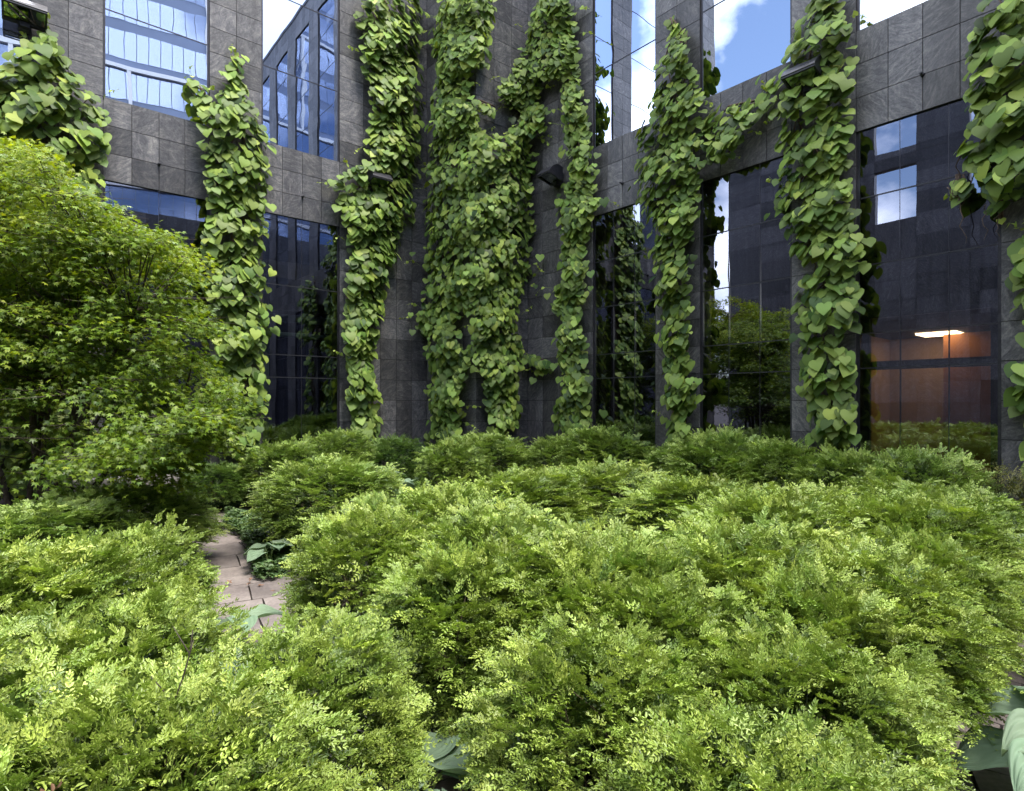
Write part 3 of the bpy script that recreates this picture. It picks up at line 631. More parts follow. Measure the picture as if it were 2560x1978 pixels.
# ------------------------------------------------------------------ shrubs
def leaf_at(o, d, n, L, W):
    """eight-point small oval leaf as two folded quads"""
    d = d / np.linalg.norm(d); s = np.cross(d, n); s /= np.linalg.norm(s); up = np.cross(s, d)
    b = o; t = o + d * L - up * L * .12
    pts = [b, o + d * L * .35 + s * W * .5 + up * W * .18, o + d * L * .72 + s * W * .42 + up * W * .12, t,
           o + d * L * .72 - s * W * .42 + up * W * .12, o + d * L * .35 - s * W * .5 + up * W * .18]
    return pts
def spray(r, length=.11, pairs=7, side=2, L=.021, W=.0115, droop=.25, narrow=False):
    """flat feathery shoot: y = along, z = up"""
    v, f, tipv = [], [], []
    def add(o, d, n, l, w, tp):
        k = len(v); v.extend(leaf_at(o, d, n, l, w)); f.append((k, k + 1, k + 2, k + 3)); f.append((k, k + 3, k + 4, k + 5)); tipv.extend([tp] * 6)
    def shoot(o, ang, ln, np_, lvl):
        dr = np.array([math.sin(ang), math.cos(ang), 0.])
        for i in range(np_):
            u = (i + .8) / np_; p = o + dr * ln * u; p = p + np.array([0, 0, -droop * (p[1] ** 2) / length * .9 + .002 * r.normal()])
            for sg in (-1, 1):
                a2 = ang + sg * (1.0 - .35 * u + .1 * r.normal())
                dd = np.array([math.sin(a2), math.cos(a2), .10 + .22 * r.normal()])
                nn = np.array([.25 * r.normal() , .25 * r.normal(), 1.])
                sc = (1 - .35 * abs(u - .45)) * r.uniform(.85, 1.12)
                add(p, dd, nn, L * sc, W * sc, .14 * u + (.06 if lvl else 0))
        pt = o + dr * ln * 1.0; pt = pt + np.array([0, 0, -droop * pt[1] ** 2 / length * .9])
        add(pt, dr + np.array([0, 0, .1]), np.array([0, 0, 1.]), L * .8, W * .8, .22)
    shoot(np.zeros(3), 0, length, pairs, 0)
    for i in range(side):
        for sg in (-1, 1):
            y = length * (.12 + .30 * i + .05 * r.random())
            shoot(np.array([0, y, -droop * y * y / length]), sg * (.75 + .15 * r.normal()), length * (.48 - .08 * i), max(2, pairs - 3 - i), 1)
    # woody stem sliver
    k = len(v); v.extend([np.array([-.0012, -.05, -.004]), np.array([.0012, -.05, -.004]), np.array([.0006, length * .8, -droop * length * .55]), np.array([-.0006, length * .8, -droop * length * .55])])
    f.append((k, k + 1, k + 2, k + 3)); tipv.extend([-.1] * 4)
    return (np.array(v), f), np.array(tipv, np.float32)
def dome_radius(dirs, lumps):
    rad = np.ones(len(dirs))
    for (c, amp, sh) in lumps: rad += amp * np.exp(sh * (dirs @ c - 1))
    return rad
def make_shrub_mesh(seed, n=2300, big=1.0, squat=1.0, prm=None):
    """unit shrub: radius about 1 in x,y, height about 1; leaves stay small, so built at real size R0"""
    r = np.random.default_rng(seed); R0 = .68; H0 = 1.0
    prm = prm or {}
    lumps = []
    for i in range(16):
        c = r.normal(size=3); c[2] = abs(c[2]) * .8; c /= np.linalg.norm(c); lumps.append((c, r.uniform(-.10, .16), r.uniform(10, 28)))
    def P_on(dirs, k=1.0):
        hh = np.hypot(dirs[:, 0], dirs[:, 1]); q_ = 1 / (hh ** 2.8 + np.abs(dirs[:, 2]) ** 2.8 + 1e-9) ** (1 / 2.8)
        rad = (dome_radius(dirs, lumps) * q_)[:, None] * k
        zc = .42
        p = dirs * rad * np.array([R0, R0, 1.0]); p[:, 2] = np.where(dirs[:, 2] > 0, zc + dirs[:, 2] * rad[:, 0] * (H0 - zc), zc + dirs[:, 2] * rad[:, 0] * .36)
        return p
    # clumps: each is a branch end carrying a plate of sprays
    nc = 230; cd = r.normal(size=(nc, 3)); cd[:, 2] = np.abs(cd[:, 2]) * 1.0 - .35 * r.random(nc); cd = norm(cd); ck = r.uniform(.86, 1.10, nc)
    yc = np.clip(.5 + .13 * r.normal(size=nc), 0, 1); hc = r.random(nc)
    meshes = []
    for pi in range(7):
        ls_ = r.uniform(.80, 1.15)
        pr, tipc = spray(r, length=.125 * r.uniform(.75, 1.3) * big, pairs=prm.get('pairs', 9) + int(r.integers(-3, 2)), side=1 + (pi % 3 == 1), L=prm.get('L', .0245) * big * ls_, W=prm.get('W', .0098) * big * ls_, droop=prm.get('droop', .34))
        m = n // 7; ci = r.integers(0, nc, m)
        d = norm(cd[ci] + r.normal(size=(m, 3)) * .095); k = ck[ci] + r.normal(size=m) * .035 - .08 * (r.random(m) < .25) + .09 * (r.random(m) < .05)
        p = P_on(d, 1.0) ; ctr = np.array([0, 0, .42]); p = ctr + (p - ctr) * k[:, None]
        p[:, 2] = np.maximum(p[:, 2], .05 + .05 * r.random(m))
        outw = norm((p - ctr) * np.array([1, 1, 1.15]))
        tip = norm(outw * np.array([1, 1, .45]) + np.array([0, 0, .16]) + r.normal(size=(m, 3)) * np.array([.34, .34, .20]))
        nrm_ = norm(np.array([0, 0, 1.0]) + outw * .30 + r.normal(size=(m, 3)) * .20)
        sc = r.uniform(.75, 1.25, m)
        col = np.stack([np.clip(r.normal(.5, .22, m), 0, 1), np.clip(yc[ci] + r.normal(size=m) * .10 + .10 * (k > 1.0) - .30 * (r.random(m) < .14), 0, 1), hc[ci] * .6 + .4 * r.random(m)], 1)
        meshes.append((pr, tipc, p, frames(tip, nrm_, sc), col))
    # inner, older foliage, its colour also darkened to deepen the shaded gaps
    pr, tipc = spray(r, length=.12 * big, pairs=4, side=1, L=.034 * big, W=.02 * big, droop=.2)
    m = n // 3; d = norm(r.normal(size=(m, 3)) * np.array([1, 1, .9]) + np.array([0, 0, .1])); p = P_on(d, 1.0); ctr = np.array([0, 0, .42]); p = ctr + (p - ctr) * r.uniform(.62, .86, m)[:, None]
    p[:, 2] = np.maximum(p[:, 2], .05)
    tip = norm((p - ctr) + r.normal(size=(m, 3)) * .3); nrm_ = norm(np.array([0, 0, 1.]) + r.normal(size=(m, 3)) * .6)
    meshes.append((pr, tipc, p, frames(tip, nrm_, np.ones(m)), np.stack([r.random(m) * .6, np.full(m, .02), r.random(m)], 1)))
    # merge
    VV, LL, TT, CC, off = [], [], [], [], 0
    for pr, tipc, p, fr, col in meshes:
        pv = pr[0].astype(np.float32); nv = len(pv); k = len(p)
        X = (np.einsum('nij,vj->nvi', fr.astype(np.float32), pv) + p[:, None, :].astype(np.float32)).reshape(-1, 3)
        idx = np.concatenate([np.array(f, np.int32) for f in pr[1]]); lens = np.array([len(f) for f in pr[1]], np.int32)
        LL.append((idx[None] + (np.arange(k, dtype=np.int32) * nv)[:, None]).ravel() + off); TT.append(np.tile(lens, k))
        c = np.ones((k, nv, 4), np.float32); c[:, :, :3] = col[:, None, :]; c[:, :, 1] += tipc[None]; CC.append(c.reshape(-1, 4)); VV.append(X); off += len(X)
    X = np.concatenate(VV); L = np.concatenate(LL); T = np.concatenate(TT); C = np.concatenate(CC)
    me = bpy.data.meshes.new('foliage'); me.vertices.add(len(X)); me.vertices.foreach_set('co', X.ravel()); me.loops.add(len(L)); me.loops.foreach_set('vertex_index', L)
    me.polygons.add(len(T)); me.polygons.foreach_set('loop_total', T); me.polygons.foreach_set('loop_start', np.concatenate([[0], np.cumsum(T)[:-1]]).astype(np.int32))
    at = me.color_attributes.new('Col', 'FLOAT_COLOR', 'POINT'); at.data.foreach_set('color', np.clip(C, 0, 1).ravel())
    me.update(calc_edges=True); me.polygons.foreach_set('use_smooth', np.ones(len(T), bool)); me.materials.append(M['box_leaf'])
    # stems
    sb = MB()
    for q in range(16):
        a = r.uniform(0, 6.28); e = r.uniform(.3, 1.2); tip_ = np.array([math.cos(a) * math.cos(e) * .52, math.sin(a) * math.cos(e) * .52, .35 + .45 * math.sin(e)])
        b0 = np.array([r.normal() * .03, r.normal() * .03, -.02]); md = (b0 + tip_) / 2 + np.array([0, 0, -.05]) + r.normal(size=3) * .04
        pts = [(1 - u) ** 2 * b0 + 2 * u * (1 - u) * md + u * u * tip_ for u in np.linspace(0, 1, 6)]
        sb.tube(pts, np.linspace(.014, .004, 6), 5)
        for z in range(3):
            u = pts[3 + z % 3]; sb.tube([u, u + r.normal(size=3) * .1 + np.array([0, 0, .06])], [.004, .002], 4)
    so = sb.build('stems', M['twig'], None, smooth=True); sm = so.data; bpy.data.objects.remove(so)
    return me, sm
QN = 2300
PROT = {'b': [make_shrub_mesh(11 + i, QN) for i in range(5)],
        'y': [make_shrub_mesh(31 + i, 2600, .95, prm=dict(L=.021, W=.0075, pairs=8, droop=.45)) for i in range(2)],
        'g': [make_shrub_mesh(51, 800, .9, prm=dict(L=.015, W=.010, pairs=4, droop=.1))]}
def shrub(label, x, y, rx, ry, h, kind='b', mat='box_leaf', rz=None, grp='mounded shrubs filling the courtyard beds', k=None, cat='shrub', name='shrub', sc=.90, hs=.96):
    rx *= sc; ry *= sc; h *= hs
    th = thing(name, label, cat, (x, y, 0), 0, grp)
    me, sm = PROT[kind][(k if k is not None else random.randrange(99)) % len(PROT[kind])]
    rz = random.uniform(0, 6.28) if rz is None else rz
    for nm, m in (('foliage', me), ('stems', sm)):
        o = bpy.data.objects.new(nm, m); link(o, th)
        c = Matrix.Diagonal((rx / .68, ry / .68, h / 1.0, 1)); o.matrix_basis = c @ Matrix.Rotation(rz, 4, 'Z')
        if nm == 'foliage': o.material_slots[0].link = 'OBJECT'; o.material_slots[0].material = M[mat]
    return th
def S(label, px, py, h, rx, ry=None, **kw):
    """shrub whose top shows at photo pixel (px,py)"""
    x, y = ground(px, py, h); return shrub(label, x, y, rx, ry or rx, h, **kw)
SH = [
 # back row along the building
 ('sparse yellowish shrub at the far right edge by the last pier', 2490, 1180, 1.02, .55, .55, 'g', 'gold_leaf'),
 ('dark green shrub below the lit office window', 2310, 1152, 1.10, .70, .55, 'b', 'box_mid'),
 ('shrub under the right end of the office window, left of the sparse yellowish one', 2130, 1150, 1.05, .58, .5, 'b', 'box_mid'),
 ('shrub at the foot of the second right hand pier', 1960, 1122, 1.12, .70, .5, 'b', 'box_mid'),
 ('shrub below the first dark window right of the corner, with upright shoots', 1800, 1100, 1.19, .68, .55, 'b', 'box_mid'),
 ('low shrub between the first right hand pier and the shrubs in front', 1700, 1122, 1.02, .58, .5, 'b', 'box_mid'),
 ('rounded shrub at the foot of the narrow vine and lamp', 1520, 1086, 1.16, .88, .6, 'b', 'box_mid'),
 ('shrub in front of the bare slate right of the corner', 1400, 1102, 1.02, .66, .5, 'b', 'box_mid'),
 ('large shrub with a dark hollow base before the split vine', 1210, 1098, 1.06, .84, .6, 'b', 'box_mid'),
 ('smaller shrub joined to the left side of the hollow based one', 1135, 1120, .98, .52, .5, 'b', 'box_mid'),
 ('small dark shrub above the pale hosta leaves, against the slate', 990, 1102, .98, .66, .5, 'y', 'yew_leaf'),
 ('shrub below the mirrored window left of the corner', 840, 1092, 1.08, .66, .5, 'b', 'box_mid'),
 ('dark shrub at the foot of the tall vine column', 705, 1115, .98, .66, .45, 'b', 'box_mid'),
 ('round dark shrub at the bend of the path', 545, 1165, .68, .64, .45, 'y', 'yew_leaf'),
 # middle
 ('big rounded shrub between the path and the hosta patch', 828, 1155, 1.0, .78, .70, 'b', 'box_mid'),
 ('low right flank of the big rounded shrub by the hosta patch', 950, 1255, .74, .42, .42, 'b', 'box_mid'),
 ('broad shrub in the middle row left of centre', 1290, 1190, .92, .85, .6, 'b', 'box_leaf'),
 ('broad shrub in the middle row above the gap with bare path', 1490, 1175, .92, .85, .65, 'b', 'box_leaf'),
 ('middle row shrub just right of the path gap', 1735, 1212, .90, .80, .7, 'b', 'box_leaf'),
 ('middle row shrub before the office window', 2000, 1235, .95, .85, .7, 'b', 'box_leaf'),
 ('middle row shrub above the single hosta leaf at the right', 2240, 1262, .93, .8, .65, 'b', 'box_leaf'),
 # left bank
 ('speckled shrub behind the left foreground, under the maple', 330, 1222, .80, .85, .6, 'b', 'box_mid'),
 ('speckled shrub at the left edge under the maple', 70, 1270, .80, .80, .6, 'b', 'box_mid'),
 ('shrub at the left with a yellow bright crest beside the path', 300, 1342, .90, .48, .45, 'b', 'box_leaf'),
]
for i, (lab, px, py, h, rx, ry, kd, mt) in enumerate(SH): S(lab, px, py, h, rx, ry, kind=kd, mat=mt, hs=.955 if i < 13 else .93)
FR = [  # foreground mass: label, x, y, rx, ry, h
 ('left foreground shrub nearest the winding path', -2.16, 2.75, .46, .50, .93),
 ('left foreground shrub behind the twiggy bare patch', -1.50, 2.12, .50, .5, .88),
 ('left foreground shrub at the left edge of the picture', -2.45, 2.35, .62, .55, .98),
 ('lowest left foreground shrub in the bottom left corner', -1.80, 1.55, .62, .48, .92),
 ('foreground shrub with long feathery sprays at bottom left', -.98, 1.55, .52, .44, .86),
 ('shrub overhanging the gap of path at the bottom edge, on its left', -.82, 2.14, .42, .46, .77),
 ('shrub wedged between the centre foreground shrubs, filling the dip before the camera', .62, 2.46, .46, .40, .88),
 ('shrub filling the dip left of the lower right path', 1.32, 2.56, .42, .40, .86),
 ('shrub low in the dip between the left foreground and the central mass', -.20, 2.95, .48, .46, .86),
 ('shrub at the left tip of the central mass, beside the path', -.84, 3.72, .46, .55, .92),
 ('second shrub from the left tip of the central mass', -.38, 4.35, .64, .60, .95),
 ('central mass shrub just below the middle of the picture', -.05, 3.45, .62, .60, .96),
 ('central mass shrub left of the path gap', .62, 3.35, .50, .45, .84),
 ('central shrub dead centre of the foreground', .45, 2.85, .56, .55, .93),
 ('central mass shrub that borders the bottom path gap on its right', .33, 2.16, .42, .44, .79),
 ('shrub at the bottom edge right of centre', .70, 1.62, .46, .42, .73),
 ('shrub behind the bottom right path, lowest on the right', 1.0, 2.12, .40, .44, .79),
 ('right foreground shrub with layered plates of leaves', 1.15, 3.00, .62, .56, .95),
 ('right mass shrub right of the path gap', 1.75, 3.95, .66, .56, .96),
 ('right mass shrub before the large hosta', 1.74, 2.95, .46, .50, .90),
 ('right mass shrub third from the right edge', 2.65, 3.95, .62, .60, .97),
 ('right mass shrub second from the right edge', 3.30, 4.60, .62, .60, .97),
 ('right mass shrub behind the large hosta', 2.42, 3.40, .38, .40, .84),
]
for i, (lab, x, y, rx, ry, h) in enumerate(FR): shrub(lab, x, y, rx, ry, h, kind='b', mat='box_leaf', k=i, sc=.96)
for i, (x, y) in enumerate([(-4.2, 3.2), (-5.6, 2.4), (-3.6, 1.4), (-5.2, .6), (-3.6, -.6), (-6.9, 1.0), (4.6, 2.6), (4.9, 1.2), (3.9, -.4)]):
    shrub('shrub of the beds beside and behind the viewer, seen only mirrored in the windows', x, y, .8, .75, 1.0, mat='box_mid')

# ------------------------------------------------------------------ Japanese maple
def palmate():
    v, f = [], []
    for a, l, wd_ in ((0, 1.0, .17), (.72, .86, .15), (-.72, .86, .15), (1.5, .58, .12), (-1.5, .58, .12)):
        d = np.array([math.sin(a), math.cos(a), 0.]); sd_ = np.array([math.cos(a), -math.sin(a), 0.]); k = len(v)
        v += [np.zeros(3), d * l * .42 + sd_ * wd_ + np.array([0, 0, -.02]), d * l + np.array([0, 0, -.20 * l]), d * l * .42 - sd_ * wd_ + np.array([0, 0, -.02])]
        f.append((k, k + 1, k + 2, k + 3))
    return np.array(v), f
def maple():
    r = np.random.default_rng(21)
    th = thing('maple_tree', 'Japanese maple with bright yellow green layered foliage on the left', 'tree', (-5.0, 6.0, 0))
    base = np.array([-5.0, 6.0, 0.])
    sil = [(-200, 400), (20, 352), (60, 345), (110, 352), (150, 420), (215, 465), (300, 515), (375, 548), (425, 535), (450, 590), (512, 625), (498, 700), (500, 745), (548, 790), (505, 840), (500, 880), (560, 930), (622, 965), (600, 1005), (560, 1000), (470, 980), (430, 960), (400, 990), (330, 1000), (250, 980), (170, 960), (80, 1000), (-200, 1000)]
    low = [(350, 1045), (420, 1030), (500, 1020), (590, 1025), (628, 1060), (600, 1110), (530, 1130), (540, 1180), (470, 1235), (400, 1215), (360, 1170), (300, 1150), (240, 1165), (140, 1165), (160, 1130), (280, 1110), (300, 1075)]
    def inside(x, y, P):
        c = False
        for i in range(len(P)):
            x0, y0 = P[i]; x1, y1 = P[i - 1]
            if (y0 > y) != (y1 > y) and x < (x1 - x0) * (y - y0) / (y1 - y0) + x0: c = not c
        return c
    cl = []
    while len(cl) < 400:
        x, y = r.uniform(-260, 630), r.uniform(345, 1005)
        if inside(x, y, sil):
            if y > 900 and x < 300 and r.random() < .5: continue
            cl.append((x, y, r.uniform(5.4, 7.0), 0))
    while len(cl) < 450:
        x, y = r.uniform(130, 630), r.uniform(1020, 1240)
        if inside(x, y, low): cl.append((x, y, r.uniform(4.9, 5.9), 1))
    for _ in range(60): cl.append((r.uniform(-200, 330), r.uniform(960, 1230), r.uniform(5.2, 6.6), 2))
    O, T_, Nn, S_, C_ = [], [], [], [], []; tw = MB(); cents = []
    for x, y, Z, k in cl:
        y += 22 if k == 0 else 0; x -= 45 if k == 1 else 12; c = np.array([(x - 1280) / F * Z, Z, HC + (YH - y) / F * Z]); cents.append(c)
        rr_ = r.uniform(.12, .30); m = int(r.uniform(105, 160)) if k < 2 else 40; tone = np.clip(r.normal(.42, .17), .08, .9)
        tilt = norm(np.array([c[0] - base[0], c[1] - base[1], 0]) * .10 + np.array([0, 0, 1.]) + r.normal(size=3) * .12)
        outd = norm(np.array([c[0] - base[0], c[1] - base[1] - .3, -.25]))
        for _ in range(m):
            q = r.normal(size=3) * np.array([rr_ * .62, rr_ * .62, .085]); q -= tilt * (q @ tilt) * .4
            q[2] -= .18 * (q[0] ** 2 + q[1] ** 2) / rr_
            O.append(c + q); T_.append(outd * .8 + q * 2.2 + r.normal(size=3) * .45 + np.array([0, 0, -.22])); Nn.append(tilt + r.normal(size=3) * .48)
            S_.append(r.uniform(.034, .058)); high = np.clip((c[2] - 2.2) / 2.4, 0, 1)  # high paints upper leaves lighter: sunlit crown top as well as new growth
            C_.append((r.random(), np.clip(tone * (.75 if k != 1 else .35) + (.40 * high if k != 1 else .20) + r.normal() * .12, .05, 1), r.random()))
        for _ in range(3):
            e = c + r.normal(size=3) * np.array([rr_, rr_, .03]); tw.tube([c - np.array([0, 0, .01]), (c + e) / 2 + np.array([0, 0, -.012]), e], [.0035, .0028, .0016], 4, cap=False)
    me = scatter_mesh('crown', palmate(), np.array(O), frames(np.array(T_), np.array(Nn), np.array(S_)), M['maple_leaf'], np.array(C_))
    cr_ = bpy.data.objects.new('crown', me); link(cr_, th); cr_.matrix_parent_inverse = Matrix.Translation((5.0, -6.0, 0))
    # limbs
    lm = MB(); C = np.array(cents); main = []
    ends = [(-6.2, 6.0, 2.9), (-5.4, 6.2, 3.4), (-4.6, 6.4, 3.3), (-3.9, 6.0, 2.6), (-5.9, 6.2, 2.2), (-4.0, 6.0, 1.9), (-3.6, 6.3, 1.55), (-5.0, 6.6, 4.0), (-6.6, 6.2, 1.8), (-4.3, 6.4, 1.05), (-4.5, 6.0, 2.4)]
    for i, e in enumerate(ends):
        e = np.array(e); b0 = base + np.array([r.normal() * .10, r.normal() * .1, -.05]); md = b0 * .45 + e * .55 + np.array([0, 0, .25 if e[2] > 1.3 else -.25]) + r.normal(size=3) * .12
        pts = [(1 - u) ** 2 * b0 + 2 * u * (1 - u) * md + u * u * e + r.normal(size=3) * .018 for u in np.linspace(0, 1, 12)]
        lm.tube(pts, np.linspace(.048 if i < 4 else .032, .010, 12), 8); main += pts[4:]
    main = np.array(main)
    for c in C:
        dd = np.linalg.norm(main - c + np.array([0, 0, .15]), axis=1); j = int(np.argmin(dd)); b0 = main[j]
        md = (b0 + c) / 2 + np.array([0, 0, -.05]) + r.normal(size=3) * .06
        pts = [(1 - u) ** 2 * b0 + 2 * u * (1 - u) * md + u * u * c for u in np.linspace(0, 1, 6)]
        lm.tube(pts, np.linspace(.010, .004, 6), 5, cap=False)
    for mbb, nme in ((lm, 'trunk'), (tw, 'twigs')):
        o_ = mbb.build(nme, M['bark'], th, smooth=True); o_.matrix_parent_inverse = Matrix.Translation((5.0, -6.0, 0))
maple()

# ------------------------------------------------------------------ hostas
def hosta_leaf(r, L, W):
    nu, nv_ = 19, 27; v, f = [], []
    for i in range(nu):
        u = i / (nu - 1); wdt = W * (math.sin(math.pi * min(1, u * .80 + .06)) ** .62) * (1 - u ** 4.5) * 1.05
        if i == nu - 1: wdt = .002
        arch = .16 * L * math.sin(u * 2.2) - .30 * L * u * u
        back = -.10 * L if i == 0 else 0
        for j in range(nv_):
            t = (j / (nv_ - 1) - .5) * 2
            x = t * wdt * .5; y = u * L + back * abs(t) - .10 * L * abs(t) * (1 - u)
            z = arch + .16 * W * abs(t) ** 1.5 + .0075 * L / .3 * math.cos(t * math.pi * 7) * (1 - abs(t) * .3) * min(1, 6 * (1 - u)) + .012 * L / .3 * math.sin(u * 9 + t * 3)
            if j == nv_ // 2: z -= .008
            v.append((x, y, z))
    for i in range(nu - 1):
        for j in range(nv_ - 1): a = i * nv_ + j; f.append((a, a + 1, a + nv_ + 1, a + nv_))
    return v, f
def hosta(label, x, y, n, rad, h, L=.28, W=.24, a0=0, a1=6.283, seed=1):
    r = np.random.default_rng(seed); th = thing('hosta', label, 'plant', (x, y, 0), 0, 'hosta plants')
    for i in range(n):
        a = a0 + (a1 - a0) * (i + .5 * r.random()) / n; k = .35 + .65 * ((i * 7) % 5) / 4
        rr_ = rad * k; hh = h * (1.12 - .42 * k) * r.uniform(.9, 1.1)
        v, f = hosta_leaf(r, L * r.uniform(.85, 1.15), W * r.uniform(.88, 1.12)); mb = MB(); st = MB()
        el = .30 - .55 * k + r.normal() * .10
        Mx = Matrix.Translation((math.cos(a) * rr_ * .45, math.sin(a) * rr_ * .45, hh)) @ Matrix.Rotation(a - math.pi / 2, 4, 'Z') @ Matrix.Rotation(el, 4, 'X') @ Matrix.Rotation(r.normal() * .15, 4, 'Y')
        c = (r.random(), np.clip(.5 + .2 * r.normal(), 0, 1), r.random(), 1)
        mb.v = [tuple(Mx @ Vector(p)) for p in v]; mb.f = f; mb.c = [c] * len(v)
        lf = mb.build('leaf', M['hosta_leaf'], th, smooth=True, attr=True)
        e = Mx @ Vector(v[7]); pts = [(1 - u) ** 2 * np.zeros(3) + 2 * u * (1 - u) * np.array([e[0] * .3, e[1] * .3, hh * .75]) + u * u * np.array(e) for u in np.linspace(0, 1, 6)]
        st.tube(pts, np.linspace(.006, .004, 6), 6); st.build('leaf_stalk', M['tendril'], lf, smooth=True)
hosta('large blue green hosta at the lower right corner of the picture', 2.30, 2.24, 17, .50, .42, .27, .23, seed=2)
hosta('hosta at the right edge, behind the large corner one', 3.15, 3.35, 9, .40, .48, .26, .22, seed=3)
hosta('hosta of which one pale leaf shows between shrubs near the last pier', 4.05, 5.10, 7, .40, .62, .32, .26, seed=4)
hosta('hosta at the left of the pale patch below the slate', -2.15, 9.45, 10, .42, .42, .34, .28, seed=5)
hosta('hosta at the right of the pale patch below the slate', -1.65, 9.15, 10, .42, .42, .34, .28, seed=6)
hosta('nearest hosta of the pale patch, half behind the rounded shrub', -1.80, 8.55, 9, .42, .38, .34, .28, seed=7)
hosta('small hosta with a few round leaves beside the path bend', -2.42, 5.80, 6, .26, .24, .20, .19, seed=8)
hosta('hosta mostly hidden by the shrub at the bottom edge of the path gap', -.36, 2.18, 6, .34, .32, .26, .21, a0=-2.2, a1=1.6, seed=9)
hosta('low hosta at the left border of the path, among the foreground shrubs', -1.80, 3.75, 6, .3, .28, .26, .2, seed=10)

# ------------------------------------------------------------------ ground cover
def cover(name, label, poly, n, zr, size, seed, mat='cover_leaf'):
    r = np.random.default_rng(seed); P = np.array(poly); lo, hi = P.min(0), P.max(0); pts = []
    while len(pts) < n:
        q = r.uniform(lo, hi); c = False
        for i in range(len(P)):
            (x0, y0), (x1, y1) = P[i], P[i - 1]
            if (y0 > q[1]) != (y1 > q[1]) and q[0] < (x1 - x0) * (q[1] - y0) / (y1 - y0) + x0: c = not c
        if c: pts.append(q)
    pts = np.array(pts); lf = (np.array(leaf_at(np.zeros(3), np.array([0, 1., .1]), np.array([0, 0, 1.]), 1., .55)), [(0, 1, 2, 3), (0, 3, 4, 5)])
    O = np.repeat(np.column_stack([pts, r.uniform(zr[0], zr[1], n) + .03 * np.sin(pts[:, 0] * 7) * np.cos(pts[:, 1] * 6)]), 5, axis=0); k = len(O)
    a = r.uniform(0, 6.283, k); T_ = np.column_stack([np.cos(a), np.sin(a), r.normal(.05, .25, k)]); Nn = np.column_stack([r.normal(0, .3, k), r.normal(0, .3, k), np.ones(k)])
    me = scatter_mesh(name, lf, O, frames(T_, Nn, r.uniform(*size, k)), M[mat], np.column_stack([r.random(k), np.clip(r.normal(.5, .2, k), 0, 1), r.random(k)]))
    o_ = bpy.data.objects.new(name, me); link(o_); tag(o_, label, None, kind='stuff')
cover('ground_cover', 'low green ground cover beside the path bend', [(-4.1, 8.35), (-3.2, 8.5), (-2.2, 8.3), (-1.9, 6.6), (-2.0, 5.5), (-2.35, 5.35), (-2.75, 6.1), (-3.2, 6.9), (-3.9, 7.8)], 4200, (.04, .15), (.035, .06), 5)
cover('ground_cover', 'dark ground cover in the bed along the foot of the left wall', [(-7.5, 7.0), (-6.3, 8.0), (-4.6, 9.4), (-2.2, 11.2), (-1.2, 10.4), (-4.6, 8.9), (-5.6, 7.4), (-7, 5.2)], 4200, (.04, .16), (.04, .07), 6)
cover('leaf_litter', 'brown fallen leaves scattered on the soil and path edges', [(-3.4, 5.2), (-1.6, 5.6), (-.6, 3.2), (2.2, 3.4), (3.2, 2.0), (0, 1.5), (-1.5, 3.0)], 240, (.028, .035), (.02, .035), 7, 'dead_leaf')

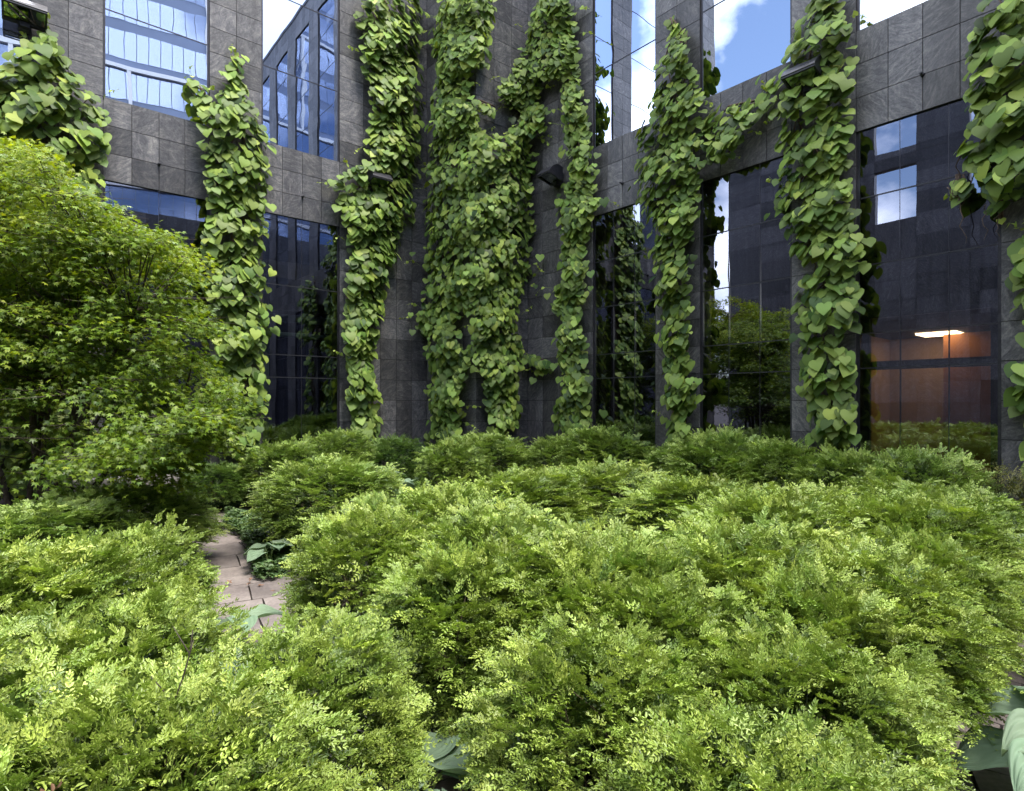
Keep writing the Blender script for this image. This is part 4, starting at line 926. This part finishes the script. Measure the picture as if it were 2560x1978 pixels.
# ------------------------------------------------------------------ stone ledge and lamps
lg = MB(); q = np.array([-6.0, 7.9]); lg.box((q[0], q[1], 0), (1.25 * .765, 1.25 * .644, 0), (.30 * .644, -.30 * .765, 0), (0, 0, .62))
tag(lg.build('stone_ledge', plain('pale_stone', (.30, .28, .27), .8), bevel=.012), 'low pale stone ledge half hidden below the maple', 'ledge')
def floodlight(label, tip, plane, wdt=.40, reach=.44):
    n2 = PLANES[plane][1]; n3 = np.append(n2, 0); d3 = np.array([-n2[1], n2[0], 0.]); z3 = np.array([0, 0, 1.])
    m0 = np.array(tip) - n3 * reach
    th = thing('wall_floodlight', label, 'wall lamp', tuple(m0), 0, 'floodlights on the slate walls')
    top = [(.10, .13), (.18, .155), (.27, .14), (.35, .095), (.42, .02), (.44, -.015)]; bot = [(.44, -.03), (.16, -.10), (.10, -.10)]
    prof = top + bot; mb = MB(); hw = wdt / 2
    pt = lambda a, b, s: tuple(n3 * a + z3 * b + d3 * s)
    for i in range(len(top) - 1):
        (a, b), (c, e) = top[i], top[i + 1]; mb.quad(pt(a, b, -hw), pt(a, b, hw), pt(c, e, hw), pt(c, e, -hw))
    mb.quad(pt(.10, .13, -hw), pt(.10, .13, hw), pt(.10, -.10, hw), pt(.10, -.10, -hw))
    for s_ in (-hw, hw): mb.poly([pt(a, b, s_) for a, b in prof][::(1 if s_ > 0 else -1)])
    # rim round the lens
    dn = np.array([.28, .07]) / np.linalg.norm([.28, .07])
    A0, A1 = (.44, -.03), (.10, -.115); rim = .022
    def bar(p, q_, s0, s1): 
        mb.box(np.array(pt(p[0], p[1], s0)), np.array(pt(q_[0], q_[1], s0)) - np.array(pt(p[0], p[1], s0)), d3 * (s1 - s0), -z3 * .014)
    bar(A0, A1, -hw, -hw + rim); bar(A0, A1, hw - rim, hw)
    bar(A0, (A0[0] - .025, A0[1] - .006), -hw + rim, hw - rim); bar((A1[0] + .04, A1[1] + .01), A1, -hw + rim, hw - rim)
    h_ = mb.build('housing', M['dark_metal'], th)
    ls = MB(); ls.quad(pt(.415, -.030, -hw + rim), pt(.415, -.030, hw - rim), pt(.14, -.098, hw - rim), pt(.14, -.098, -hw + rim)); ls.build('lens', M['lens'], th)
    rf = MB(); rf.quad(pt(.40, -.0, -hw + .05), pt(.40, -.0, hw - .05), pt(.14, -.05, hw - .05), pt(.14, -.05, -hw + .05)); rf.build('reflector', plain('lamp_reflector', (.32, .36, .16), .35, .6), th)
    bk = MB(); bk.box(np.array(pt(.0, -.17, -.07)), d3 * .14, n3 * .10, z3 * .24); bk.box(np.array(pt(.10, -.16, -.05)), d3 * .10, n3 * .06, z3 * .06); bk.build('bracket', M['dark_metal'], th)
floodlight('dark floodlight jutting clear of the wall between the wide and the narrow vine', on_plane(1362, 432, 'R', .40), 'R', wdt=.32, reach=.40)
floodlight('dark floodlight half buried in the large leaved vine on the right', on_plane(1978, 160, 'R', .60), 'R', reach=.6)
floodlight('dark floodlight almost swallowed by the vine left of the bare slate', on_plane(958, 442, 'L', .46), 'L')
floodlight('floodlight cut off by the top left corner of the picture', on_plane(62, 8, 'L', .46), 'L', wdt=.46)

# bare twig and a tuft of dead leaves in the near left shrub
r = np.random.default_rng(77); near = [o for o in COL.objects if o.get('label') == 'foreground shrub with long feathery sprays at bottom left'][0]
tgm = MB(); b0 = np.array([.0, .02, .55]); pts = [b0 + np.array([.10 * u + .01 * math.sin(9 * u), .02 * u, .52 * u]) for u in np.linspace(0, 1, 9)]
tgm.tube(pts, np.linspace(.0035, .0015, 9), 6)
for k in range(9):
    u = pts[2 + k % 6]; tgm.tube([u, u + np.array([r.normal() * .06, r.normal() * .05, .05 + .04 * r.random()])], [.0025, .0012], 4)
tgm.build('bare_twig', M['bark'], near, smooth=True)
lf = (np.array(leaf_at(np.zeros(3), np.array([0, 1., 0]), np.array([0, 0, 1.]), 1., .5)), [(0, 1, 2, 3), (0, 3, 4, 5)])
O = np.array([-.02, -.30, .80]) + r.normal(size=(46, 3)) * np.array([.055, .03, .025])
me = scatter_mesh('dead_leaves', lf, O, frames(r.normal(size=(46, 3)), r.normal(size=(46, 3)), r.uniform(.018, .03, 46)), M['dead_leaf'])
link(bpy.data.objects.new('dead_leaves', me), near)
